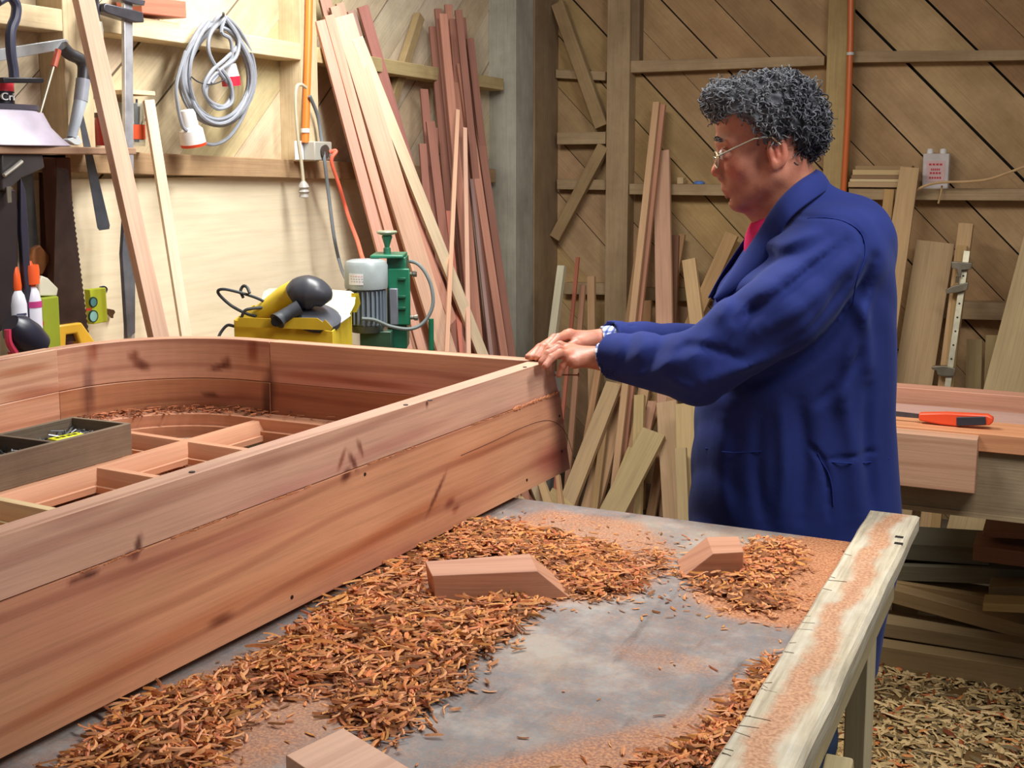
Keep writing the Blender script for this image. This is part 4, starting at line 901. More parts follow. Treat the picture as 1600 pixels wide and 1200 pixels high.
build('motor_cap',MB().lathe([(0,cz(405)),(R_*.7,cz(405.5)),(R_*.9,cz(408)),(R_,cz(414)),(R_,cz(446)),(R_*.98,cz(450)),(R_*.9,cz(450.5)),(0,cz(450.5))],T(cb),36),M_PAINT,r,(160,170,170))
mb=MB(); mb.lathe([(0,cz(506)),(R_*.80,cz(506)),(R_*.80,cz(451)),(0,cz(451))],T(cb),32)
for i in range(26):
    a=2*math.pi*i/26; u=V(math.cos(a),math.sin(a),0); q=cb+u*R_*.86; mb.beam(q+V(0,0,cz(504)),q+V(0,0,cz(453)),.0035,R_*.16,u)
build('motor_fins',mb,M_PAINT,r,(126,138,148)); build('motor_base',MB().lathe([(0,cz(518)),(R_*.7,cz(518)),(R_*.82,cz(510)),(R_*.84,cz(506.5)),(0,cz(506.5))],T(cb),28),M_PAINT,r,(88,96,92))
mb=MB(); n_=(-DD*.93-RT*.36).normalized()
p=cb+n_*(R_+.0006); sdv=V(0,0,1).cross(n_).normalized()
mb2=MB(); a0=math.atan2(n_.y,n_.x); rows=[]
for k in range(7):
    a=a0-.36+.72*k/6; u=V(math.cos(a),math.sin(a),0); rows.append([mb2.bm.verts.new(cb+u*(R_+e)+V(0,0,z)) for e,z in ((.0004,cz(442)),(.0016,cz(442)),(.0016,cz(425)),(.0004,cz(425)))])
for A_,B_ in zip(rows,rows[1:]):
    for k in range(4): mb2.face([A_[k],A_[(k+1)%4],B_[(k+1)%4],B_[k]])
mb2.face(rows[0][::-1]); mb2.face(rows[-1]); pl=build('rating_plate',mb2,M_PAPER,r,(228,226,226))
for k,zz in enumerate((429,433,437)): 
    mb=MB(); 
    for j in range(5): a=a0-.26+.13*j+.02*k; u=V(math.cos(a),math.sin(a),0); mb.beam(cb+u*(R_+.0017)+V(0,0,cz(zz)),cb+V(math.cos(a+.07),math.sin(a+.07),0)*(R_+.0017)+V(0,0,cz(zz)),.0012,.0006,u)
    build('printed_line',mb,M_TXT,pl,(190,110,110) if k==0 else (120,120,130))
obox((604,402),(636,545),h0+.05,h0+.14,r,'column',M_PAINT,GRN); obox((606,420),(641,508),h0+.03,h0+.0495,r,'slide_block',M_PAINT,(30,116,84))
for yy in (434,462,480): obox((622,yy),(634,yy+4),h0+.022,h0+.0298,r,'slide_notch',M_PAINT,(24,90,66),.001)
obox((578,399),(630,404),h0+.02,h0+.16,r,'top_plate',M_PAINT,(44,122,92)); 
pw=loc(605,399,h0+.09); 
zc=lambda py:loc(605,py,h0+.09).z
build('spindle',MB().lathe([(0,zc(399)+.001),(.011,zc(399)+.001),(.011,zc(388)),(.007,zc(386)),(.010,zc(380)),(.016,zc(370)),(.014,zc(368)),(0,zc(368))],T((pw.x,pw.y,0)),18),M_PAINT,r,(56,120,92))
build('hand_wheel',MB().lathe([(0,zc(367.5)),(.014,zc(367.5)),(.028,zc(365)),(.031,zc(362.5)),(.028,zc(360.5)),(.012,zc(361.5)),(0,zc(361.5))],T((pw.x,pw.y,0)),26),M_PAINT,r,(150,156,130))
obox((608,451),(622,508),h0+.012,h0+.0295,r,'motor_bracket',M_PAINT,(116,120,128)); 
for (px,py) in ((640,428),(642,496)): 
    p=loc(px-3,py,h0+.04); build('clamp_bolt',MB().lathe([(0,0),(.006,0),(.006,.014),(.009,.016),(.009,.026),(0,.026)],along(p,p+RT),10),M_MET,r,(170,164,150))
obox((562,518),(612,560),h0-.02,h0+.1,r,'base_casting',M_PAINT,(50,84,66)); obox((556,497),(566,520),h0-.01,h0+.05,r,'switch_box',M_PAINT,(54,48,44))
p1=[(565,498),(585,500),(610,510),(640,514),(662,504),(676,478),(674,448),(664,425),(652,412),(640,408)]
build('motor_cable',MB().tube(smoothpath([loc(x,y,h0-.07+.012*i) for i,(x,y) in enumerate(p1)],5),.0052,8),M_RUB,r,(110,118,116))
p=loc(674,545,h0+.1); build('fence_rod',MB().tube([V(p.x,p.y,TZ+.001),V(p.x,p.y,loc(674,498,h0+.1).z)],.008,10),M_PAINT,r,(30,110,78))
build('base_plate',MB().prism([V(*(loc(x,500,h)[:2]),TZ+.0005) for x,h in ((545,h0-.05),(686,h0-.05),(686,h0+.2),(545,h0+.2))],(0,0,.02)),M_PAINT,r,(48,78,64),.002)
z_=worldloc(r).z
# yellow carton with angle grinder
h1=3.15; r=root('tool_carton',V(*loc(455,520,h1)[:2],TZ),'open yellow tool carton with torn flaps on the side table','carton')
YL=(224,184,36)
def quad(mb,pts,t=1.): mb.face([mb.bm.verts.new(p) for p in pts],None,t)
def zq(px,py,h): return loc(px,py,h)
hB=h1+.2
F0,F1=loc(366,520,h1),loc(520,530,h1-.02); S1=loc(550,505,hB+.02); S0=loc(395,500,hB+.05)
def wallc(p,q,zt0,zt1,nm,col,th=.004):
    mb=MB(); d=(q-p); d.z=0; d.normalize(); s=Vector((-d.y,d.x,0))*th; c=[]
    for e,zt in ((p,zt0),(q,zt1)): c+=[V(e.x,e.y,TZ+.001),V(e.x+s.x,e.y+s.y,TZ+.001),V(e.x+s.x,e.y+s.y,zt),V(e.x,e.y,zt)]
    mb.hexa(c); return build(nm,mb,M_PAPER,r,col,.0008)
zf0,zf1=loc(368,500,h1).z,loc(520,516,h1).z
fp=wallc(F0,F1,zf0,zf1,'front_panel',YL); wallc(F1,S1,zf1,loc(550,488,hB).z,'side_panel',(232,200,46)); wallc(S1,S0,loc(550,488,hB).z,loc(395,480,hB).z,'back_panel',(204,170,40)); wallc(S0,F0,loc(395,480,hB).z,zf0,'side_panel',(204,170,40))
# ragged front flap
fl=[(368,503),(374,499),(372,497),(382,496),(430,498),(444,496),(496,497),(504,503),(508,499),(520,512),(518,516),(368,510)]
build('torn_flap',MB().prism([loc(x,y,h1-.012-(x-368)*.00014) for x,y in fl],-DD*.003),M_PAPER,r,(214,176,34))
bk=[(412,456),(420,451),(480,450),(548,455),(556,460),(554,476),(549,486),(545,492),(500,500),(420,490),(404,484)]
build('back_flap',MB().prism([loc(x,y,hB+.03-(y-450)*.0035) for x,y in bk],DD*.003),M_PAPER,r,(228,216,176))
build('side_flap',MB().prism([loc(x,y,hB-.02) for x,y in ((549,458),(557,458),(560,474),(554,488),(548,488))],RT*.006),M_PAPER,r,(220,200,50))
build('inner_lining',MB().prism([loc(x,y,h1+.02+(514-y)*.002) for x,y in ((505,503),(512,514),(517,516),(548,494),(545,488),(530,490))],(0,0,.002)),M_PAPER,r,(206,206,208))
mb=MB(); n_=((F1-F0).cross(V(0,0,1))).normalized(); 
for k in range(3):
    p=F0.lerp(F1,.66+.03*k); p.z=TZ+.06+.012*k; mb.beam(p+n_*.001,p+n_*.001+V(.004,0,.012),.002,.001,n_)
build('black_mark',mb,M_TXT,r,(30,26,20))
side=(S1-F1); side.z=0; side.normalize(); n2=side.cross(V(0,0,1)).normalized()
for (a,b_,zz) in ((.25,.45,.075),(.6,.75,.08)):
    p=F1+side*(S1-F1).length*a; mb=MB()
    for k in range(4): mb.beam(V(p.x,p.y,TZ+zz+.010*k)+n2*.001,V(p.x,p.y,TZ+zz+.010*k)+side*(b_-a)*.2+n2*.001,.004,.001,n2)
    build('printed_label',mb,M_TXT,r,(120,104,30))
hg=h1+.03
r=root('angle_grinder',loc(460,500,hg),'yellow and black angle grinder with a side handle lying in the open carton','angle grinder')
def tubepx(name,pts,rad,mat,col,h=None,seg=16,parent=None):
    P=[loc(x,y,(h or hg)+(e if len(q)>2 else 0)) for q in pts for (x,y,e) in [(q[0],q[1],q[2] if len(q)>2 else 0)]]
    return build(name,MB().tube(smoothpath(P,5) if len(P)>2 else P,rad if not isinstance(rad,list) else [float(np.interp(i/((len(P)-1)*5),np.linspace(0,1,len(rad)),rad)) for i in range((len(P)-1)*5+1)],seg),mat,parent or r,col)
tubepx('motor_body',[(400,492,.05),(425,478,.04),(448,464,.03),(462,458,.02)],[.020,.028,.034,.036],M_PLA,(236,206,60))
tubepx('gear_head',[(458,466,0),(472,458,0),(488,458,0),(502,464,0),(510,474,0)],[.034,.044,.047,.043,.034,.016],M_PLA,(64,66,72),seg=20)
tubepx('side_handle',[(468,480,-.04),(452,489,-.05),(440,496,-.06),(433,502,-.07)],[.020,.018,.018,.0235],M_RUB,(58,62,68))
p=loc(432,502,hg-.071); build('handle_end',MB().lathe([(0,0.002),(.013,.001),(.013,.006),(0,.006)],along(p-DD*.003,p-DD*.02),16),M_RUB,r,(24,24,28))
c=loc(496,488,hg+.0); ax=(V(0,0,1)*.9+RT*.25-DD*.35).normalized(); build('blade_guard',MB().lathe([(0,0),(.060,0),(.066,.006),(.066,.022),(.055,.028),(0,.030)],along(c-ax*.03,c),30),M_PAINT,r,(84,86,94))
cp=[[(400,494),(385,490),(362,478),(344,462),(341,454),(352,452),(378,458),(402,466),(416,474),(412,480),(394,482),(382,486),(376,500),(370,510),(356,508),(346,518),(340,530)],[(380,465),(376,455),(380,447),(386,449),(390,458)]]
mb=MB()
for c_ in cp: mb.tube(smoothpath([loc(x,y,h1+.05+.01*math.sin(i)) for i,(x,y) in enumerate(c_)],5),.0042,8)
build('power_cable',mb,M_RUB,r,(58,62,66))
# ---------------------------------------------------------------- long laths leaning on the left wall
GA='long planed laths leaning in the bundle behind the machine'
LA=[((500,32),(640,560),.030,.10,.42,(226,170,148),'pinkish lath at the left edge of the pale bundle behind the machine'),
 ((513,24),(662,560),.028,.12,.46,(232,178,152),None),((507,-2),(640,540),.034,.06,.34,(196,150,130),None),
 ((535,25),(700,560),.062,.14,.52,(240,196,166),'widest board of the pale bundle, smooth and peach coloured'),
 ((522,10),(672,560),.03,.10,.40,(214,170,146),None),((548,17),(690,520),.026,.05,.36,(186,150,136),None),
 ((557,60),(756,562),.036,.17,.60,(238,214,178),'cream lath crossing the right edge of the pale bundle'),
 ((552,80),(728,562),.030,.14,.52,(222,164,140),None),((566,10),(700,470),.034,.05,.34,(182,124,112),'dull red lath standing behind the cream lath'),
 ((520,40),(655,560),.04,.05,.38,(206,158,134),None),((543,60),(690,560),.045,.08,.44,(222,178,150),None),((560,90),(712,560),.04,.10,.48,(198,150,130),None),((512,60),(650,560),.03,.07,.36,(216,170,140),None),((530,5),(678,560),.024,.07,.40,(206,164,140),None)]
for i,(a,b,wd,ot,ft,c,lb) in enumerate(LA):
    lean('lath',a,b,wd*1.2,.018,ot,ft+.0,W_RAW,c,lb or 'planed pinkish lath in the pale bundle leaning behind the green machine','lath',None if lb else GA,wn=(1,-.75,.3))
GB='thin dark red laths bundled beside the grey corner post'
tops=[(676,42,722),(684,14,736),(692,22,742),(700,8,750),(708,30,748),(716,16,772),(722,28,768),(729,66,800),(734,60,792),(690,60,730),(712,70,782),(719,100,788),(703,90,756),(678,200,690),(672,190,715),(662,140,700),(670,240,712),(660,225,684)]
for i,(x,y,xb) in enumerate(tops):
    sh=random.choice(((164,112,94),(152,102,86),(178,124,102),(142,96,80)))
    ot=.05+.05*(i%3)+(.04 if y>120 else 0); 
    lb='thin dark red lath in the tight bundle beside the grey corner post'
    lean('lath',(x,y),(xb,560),.028+.008*random.random(),.014,ot,.40+.06*(i%4),W_RAW,sh,lb,'lath',GB,wn=(1,-.9,.2))
for i,(t_,b_,wd,c,lb) in enumerate((((715,172),(700,500),.016,(226,178,146),'thin pale lath slanting left across the dark red bundle'),((726,200),(732,560),.017,(222,176,150),'thin pale lath standing upright in front of the dark red bundle'),
    ((736,280),(768,560),.015,(150,120,112),'greyish thin lath at the right of the two pale ones'),((700,330),(722,560),.02,(196,120,100),'short red lath low in the dark bundle'))):
    lean('lath',t_,b_,wd,.012,.24,.62,W_RAW,c,lb,'lath',wn=(1,-.9,.2))
# ---------------------------------------------------------------- offcuts leaning on the back wall
def lb_(top,low,wd,th,ot,ft,c,label,cat='offcut',wn=(0,-1,.2),w1=None,z0=0.,mat=None):
    return lean('timber_offcut',top,low,wd,th,ot,ft,mat or W_RAW,c,label,cat,None,wn,z0,'y',w1)
lb_((878,416),(860,556),.033,.03,.55,.95,(206,196,166),'whitish square lath rising behind the far corner of the frame',wn=(0,-1,.2))
lb_((903,402),(884,600),.016,.014,.30,.8,(178,104,80),'thin reddish rod just right of the whitish square lath')
lb_((911,446),(896,640),.026,.018,.25,.7,(176,130,100),'brown lath between the reddish rod and the upright tan lath')
lb_((924,432),(926,650),.036,.022,.22,.42,(190,152,112),'upright tan lath in front of the stud right of the corner')
lb_((1026,160),(957,790),.030,.02,.12,.7,(214,172,130),'very long tan lath leaning on the back wall left of the man')
lb_((1036,164),(966,790),.026,.02,.10,.62,(196,142,112),'very long pinkish lath lying against the long tan lath')
lb_((1018,250),(962,640),.026,.02,.08,.5,(186,148,104),'tan lath tucked behind the two very long laths')
lb_((1034,236),(1043,790),.075,.022,.10,.5,(216,170,138),'wide pinkish board standing upright left of the man')
lb_((1054,368),(1046,620),.045,.02,.09,.4,(136,96,72),'dark brown board behind the wide pinkish board')
lb_((1066,366),(1020,640),.03,.018,.07,.4,(170,130,90),'slanting brown strip beside the dark brown board')
lb_((1077,406),(1106,640),.062,.03,.12,.5,(220,184,134),'pale tan board leaning right toward the man')
lb_((1144,366),(1040,600),.062,.025,.07,.4,(190,152,104),'tan board slanting down left behind the man',w1=.06)
lb_((960,600),(892,775),.072,.028,.45,.95,(196,164,122),'tan board slanting down left under the sleeve of the blue coat')
lb_((972,612),(922,800),.085,.024,.35,.85,(184,146,108),'light brown board slanting behind the tan slanted one')
lb_((1022,676),(958,800),.105,.03,.62,1.0,(190,166,120),'greenish tan board slanting steeply in front of the offcuts')
lb_((1000,618),(996,760),.045,.03,.5,.75,(212,184,130),'short upright tan block board with a nail hole')
lb_((1020,628),(984,790),.04,.02,.4,.8,(196,150,120),'pinkish strip behind the greenish slanted board')
lb_((1042,628),(1052,790),.09,.02,.52,.8,(206,172,132),'short wide tan board standing in front of the upright pink board')
lb_((1074,632),(1078,790),.085,.06,.7,.9,(200,172,124),'thick tan baulk with a grey sawn end left of the blue coat')
lb_((1064,700),(1068,800),.045,.02,.85,1.0,(194,170,126),'narrow greenish strip beside the thick baulk')
lb_((948,640),(930,790),.03,.018,.5,.9,(176,142,98),'short brown strip low among the leaning offcuts')
lb_((985,700),(945,800),.02,.016,.6,.95,(210,186,130),'thin pale strip low in front of the leaning offcuts')
lb_((1008,600),(975,790),.05,.02,.34,.75,(206,166,122),'tan board half hidden behind the upright block board')
lb_((1060,560),(1020,790),.04,.02,.3,.6,(186,144,104),'brown strip crossing behind the wide pinkish board')
lb_((938,560),(905,760),.03,.02,.3,.7,(196,150,108),'narrow tan strip beside the slanting board near the frame end')
lb_((1012,470),(1004,700),.04,.02,.16,.45,(192,148,104),'tan strip standing between the long laths and the wide pinkish board')
for (a,b,wd,c,lb) in (((818,768),(812,792),.05,(214,190,140),'stubby pale wedge poking up left of the bench corner'),((846,752),(862,800),.06,(200,168,124),'short tan wedge lying behind the bench corner'),((862,770),(905,812),.09,(206,182,130),'broad splintered tan wedge lying behind the bench corner'),((872,742),(878,800),.03,(190,150,110),'slim brown wedge among the scraps behind the bench')):
    P=ony(*a,YB-1.15); Q=ony(b[0],b[1],YB-1.3); d=(P-Q).normalized(); Q2=Q-d*max(0,(Q.z)/max(.2,d.z))*1.0
    if Q2.z<0.01: Q2=Q-d*((Q.z-.02)/d.z)
    build('timber_offcut',MB().beam(Q2,P,wd,.02,(0,-1,.3),w1=wd*.45),W_RAW,None,c,.001,label=lb,cat='offcut')
build('concrete_block',MB().box((-2.30,4.55,0),(-2.05,4.85,.62)),M_STONE,None,(150,150,138),.01,label='pale concrete block standing behind the far end of the frame',cat='block')
# ---------------------------------------------------------------- right of the man
BW=lambda px,py,o=.1:ony(px,py,YB-o)
lb_((1422,262),(1372,600),.105,.022,.16,.42,(202,166,120),'wide pale plank with a pointed top leaning behind the man',w1=.075)
lb_((1390,296),(1372,470),.042,.02,.09,.3,(196,158,104),'narrow strip standing left of the pointed wide plank')
lb_((1462,378),(1420,640),.16,.02,.12,.3,(196,166,124),'broad pale sheet leaning behind the clamp',w1=.15)
lb_((1510,350),(1470,660),.055,.05,.22,.45,(204,168,122),'square pale post that the steel clamp hangs on')
lb_((1504,384),(1478,660),.036,.03,.27,.47,(190,156,104),'thinner post in front of the square pale post',wn=(0,-1,.2))
lb_((1523,530),(1520,640),.06,.02,.2,.3,(172,148,104),'short upright board left of a pair behind the rear bench')
lb_((1560,524),(1556,640),.095,.02,.2,.3,(176,152,106),'short wide upright board right of a pair behind the rear bench')
lb_((1640,360),(1566,640),.17,.02,.25,.5,(204,178,132),'large pale sheet leaning at the right edge',w1=.17)
# steel bar clamp
r=root('sash_clamp',BW(1480,600,.33),'steel sash clamp with two jaws hanging on the square pale post','clamp')
a,b_=BW(1511,392,.315),BW(1480,608,.42); build('clamp_bar',MB().beam(b_,a,.024,.01,(0,-1,.2)),M_MET,r,(206,198,170),.001)
mb=MB()
for i in range(8): p=b_.lerp(a,.12+.1*i)-V(0,.0058,0); mb.lathe([(0,0),(.004,0),(.004,.001),(0,.001)],along(p,p+V(0,-1,0)),8)
build('hole',mb,M_RUB,r,(60,52,40))
def jaw(pts,o,th,col=(168,160,140)): build('clamp_jaw',MB().prism([BW(x,y,o) for x,y in pts],(0,-th,0)),M_MET,r,col,.002)
jaw([(1488,408),(1520,410),(1518,420),(1504,421),(1502,432),(1498,432),(1496,420),(1488,418)],.33,.03); jaw([(1478,452),(1490,446),(1514,440),(1512,452),(1498,456),(1480,458)],.345,.03); jaw([(1457,571),(1478,570),(1494,574),(1492,586),(1476,586),(1466,584),(1464,577),(1457,575)],.40,.03)
build('clamp_screw',MB().tube([BW(1496,432,.36),BW(1495,442,.36)],.006,8),M_MET,r,(150,146,130))
# stack of plywood pieces and tin on the nogging
zs=BW(1380,293,D).z+.001
for i,(t_,c,x0,x1,lb) in enumerate(((.022,(196,164,122),1326,1412,'lowest'),(.012,(222,198,150),1328,1416,'second from bottom'),(.016,(150,118,84),1330,1418,'middle'),(.022,(206,178,128),1332,1422,'fourth from bottom'),(.016,(170,138,98),1336,1424,'topmost'))):
    a=BW(x0,290,D+.01); b_=BW(x1,290,D+.01); build('plywood_piece',MB().box((a.x,YB-D-.02,zs),(b_.x,YB-.03,zs+t_)),W_PLY,None,c,.001,label=f'plywood piece on the nogging right of the man, {lb} of the stack',cat='plywood',group='stacked plywood pieces on the nogging'); zs+=t_+.0006
p=BW(1462,293,.05); z0=BW(1462,284,.09).z; z0=BW(1380,296,D).z+.001; p.z=z0+.0; hgt_=BW(1462,240,.06).z-z0; 
r=root('turpentine_tin',p,'white rectangular tin with red print and two caps on the nogging at right','tin'); hw=.052
build('tin_body',MB().box((p.x-hw,YB-.085,z0),(p.x+hw,YB-.03,z0+hgt_)),M_PAINT,r,(206,196,190),.004)
for dx in (-.028,.024): build('cap',MB().lathe([(0,0),(.013,0),(.013,.016),(.009,.02),(0,.02)],T((p.x+dx,YB-.057,z0+hgt_+.0003)),16),M_PLA,r,(226,222,216))
build('print_panel',MB().box((p.x-hw*.72,YB-.0864,z0+hgt_*.22),(p.x+hw*.72,YB-.0853,z0+hgt_*.80)),M_PAPER,r,(216,180,176))
for k,(zz,s) in enumerate(((.70,.9),(.56,.6),(.46,.75),(.33,.8))):
    mb=MB(); nn=5 if k%2 else 4
    for j in range(nn): xx=p.x+hw*.6*s*(-1+2*(j+.1)/nn); mb.box((xx,YB-.0872,z0+hgt_*zz-.004),(xx+hw*1.0*s/nn*.85,YB-.0866,z0+hgt_*zz+.004))
    build('red_lettering',mb,M_PAPER,r,(196,60,70))
# loose cable on the right and conduit on the back stud
build('loose_cable',MB().tube(smoothpath([BW(x,y,.16) for x,y in ((1412,326),(1424,304),(1444,291),(1470,285),(1510,284),(1545,280),(1575,270),(1610,258),(1660,248))],6),[.002]*10+[.0055]*39,7),M_RUB,None,(206,166,116),base=BW(1500,290,.1),label='tan cable drooping across the nogging beside the white tin',cat='cable')
build('loose_cable',MB().tube(smoothpath([BW(x,y,.12) for x,y in ((1472,290),(1470,302),(1466,318))],4),.004,6),M_RUB,None,(196,160,110),base=BW(1470,300,.1),label='short frayed tan cable end hanging over the nogging edge',cat='cable')
r=root('conduit',BW(1325,150,.105),'orange conduit running down the stud of the back wall behind the man','conduit')
build('pipe',MB().tube([BW(1330,-50,.105),BW(1329,60,.105),BW(1325,180,.105),BW(1318,300,.105)],.0125,12),M_PLA,r,(208,104,46)); p=BW(1328.5,84,.105); build('clip',MB().lathe([(.0138,-.006),(.0155,-.006),(.0155,.006),(.0138,.006)],T(p),14),M_PLA,r,(206,206,200))
p=BW(1092,284,.06); zt=BW(1092,288,D).z
build('blue_cap',MB().lathe([(0,0),(.026,0),(.026,.008),(.015,.014),(0,.014)],T((p.x,YB-.055,zt+.001)),18),M_PLA,None,(90,130,196),label='small blue plastic cap on the nogging left of the man',cat='cap')
p=BW(1064,284,.06); build('wood_scrap',MB().box((p.x-.012,YB-.08,zt+.001),(p.x+.016,YB-.03,zt+.03)),W_RAW,None,(206,180,136),.001,label='tiny pale wood scrap on the nogging left of the blue cap',cat='offcut')
# ---------------------------------------------------------------- rear bench
RB=3.30
zy=lambda px,py,Y:ony(px,py,Y).z
xy=lambda px,py,Y:ony(px,py,Y).x
rb=root('rear_bench',(.2,3.7,0),'rear work bench with a broad weathered front board behind the man','workbench')
zt,zb=zy(1500,701,RB),zy(1500,805,RB)
x0,x1=-.60,1.3
build('front_board',MB().box((x0,RB,zb),(x1,RB+.045,zt)),W_OLD,rb,(172,154,122),.003)
build('front_batten',MB().box((x0,RB-.004,zb-.001),(x1,RB-.0005,zb+.012)),W_OLD,rb,(186,166,130))
build('bench_top',MB().box((x0,RB+.0455,zt-.04),(x1,4.2,zt-.004)),W_OLD,rb,(140,116,88),.002)
for x in (x0+.05,x1-.05):
    for y in (RB+.1,4.12): build('leg',MB().box((x-.04,y-.04,0),(x+.04,y+.04,zt-.0405)),W_OLD,rb,(120,100,76))
# thick red plank lying on the bench
Y=RB-.015
t0,t1=zy(1500,668,Y),zt+.0005
build('plank',MB().box((-.58,Y,t1),(1.25,Y+.16,zy(1500,674,Y))),W_RED2,None,(214,150,106),.002,label='orange red plank on the front edge of the rear bench under the saw',cat='plank')
zpl=zy(1500,674,Y)
build('plank',MB().box((-.55,RB+.17,t1),(1.2,RB+.36,zpl-.012)),W_RAW,None,(196,156,140),.002,label='flat greyish pink plank on the rear bench just behind the front one',cat='plank')
Yb=RB+.42; build('plank',MB().box((-.55,Yb,t1),(1.25,Yb+.07,zy(1500,612,Yb))),W_RED2,None,(206,150,122),.002,label='tall red beam at the back of the rear bench',cat='plank')
# block clamped to the front
Yc=RB-.07; a=ony(1330,686,Yc); b_=ony(1523,775,Yc); zt2=zy(1450,680,Yc)
build('timber_block',MB().box((-.5,Yc,b_.z+.005),(b_.x,RB-.005,zt2)),W_RED2,None,(196,152,122),.002,label='thick reddish block fixed to the front of the rear bench',cat='block')
# saw with orange grip
p0=ony(1405,627,RB+.05); r=root('pull_saw',ony(1490,640,RB+.06),'saw with an orange and black grip lying on the orange red plank','saw')
hs=lambda x,y,e=0:ony(x,y,RB+.06+e)
zb0=zpl+.002
def gp(x,y,e=0): q=hs(x,y,e); return q
shell=[(1438,629),(1480,628),(1545,631),(1554,636),(1554,642),(1548,647),(1498,649),(1470,646),(1438,640)]
low_=min(gp(x,y).z for x,y in shell); dz=zb0-low_
build('grip_shell',MB().prism([gp(x,y)+V(0,0,dz) for x,y in shell],(0,-.028,0)),M_PLA,r,(234,84,46),.004)
rub=[(1497,634),(1542,633),(1543,646),(1497,648)]; build('rubber_grip',MB().prism([gp(x,y)+V(0,-.026,dz) for x,y in rub],(0,-.006,0)),M_RUB,r,(44,46,56),.002)
bl=[(1340,620),(1438,631),(1438,638),(1340,630)]; build('saw_blade',MB().prism([gp(x,y)+V(0,-.013,dz) for x,y in bl],(0,-.0015,0)),M_MET,r,(110,112,118))
# timber stack under the rear bench
def stk2(*a,**k):
    lab=a[8]; 
    mb=MB(); A=a; px0,py0,px1,py1,h0_,h1_,Y,dep,lab_,col=A[:10]
    p=ony(px0,py0,Y); q=ony(px1,py1,Y); s=(q.z-p.z)/(q.x-p.x); hh=p.z-ony(px0,py0+h0_,Y).z; xa=k.get('x0',p.x); xb=k.get('x1',.85)
    za=p.z+s*(xa-p.x); zb_=p.z+s*(xb-p.x); lo=min(za,zb_)-hh
    if lo<.004: za+=.004-lo; zb_+=.004-lo
    mb.hexa([(xa,Y,za-hh),(xa,Y+dep,za-hh),(xa,Y+dep,za),(xa,Y,za),(xb,Y,zb_-hh),(xb,Y+dep,zb_-hh),(xb,Y+dep,zb_),(xb,Y,zb_)])
    return build('stacked_board',mb,k.get('mat',W_RAW),None,col,.002,label=lab,cat='board',group=None)
ST='stacked board under the rear bench, '
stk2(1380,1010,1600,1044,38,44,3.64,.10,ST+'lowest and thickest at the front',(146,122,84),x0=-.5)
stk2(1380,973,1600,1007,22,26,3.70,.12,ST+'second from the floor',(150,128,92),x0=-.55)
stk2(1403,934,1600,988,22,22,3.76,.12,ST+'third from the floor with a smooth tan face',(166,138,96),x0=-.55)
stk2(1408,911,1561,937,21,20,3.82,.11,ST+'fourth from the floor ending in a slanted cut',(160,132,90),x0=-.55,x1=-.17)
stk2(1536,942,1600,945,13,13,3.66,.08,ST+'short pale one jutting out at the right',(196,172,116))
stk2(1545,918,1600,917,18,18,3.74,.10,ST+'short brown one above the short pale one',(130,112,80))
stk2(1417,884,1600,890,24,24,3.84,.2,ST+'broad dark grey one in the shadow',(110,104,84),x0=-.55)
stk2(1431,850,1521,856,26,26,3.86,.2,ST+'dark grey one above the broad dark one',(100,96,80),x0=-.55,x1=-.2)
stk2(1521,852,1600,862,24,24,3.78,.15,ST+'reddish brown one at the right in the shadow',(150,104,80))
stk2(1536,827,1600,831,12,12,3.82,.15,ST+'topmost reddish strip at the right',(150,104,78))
for x in (-.4,.5): build('stack_bearer',MB().box((x-.03,3.66,.0),(x+.03,4.15,.035)),W_OLD,None,(110,100,80),label='short bearer on the floor under the %s end of the timber stack'%('left' if x<0 else 'right'),cat='bearer')
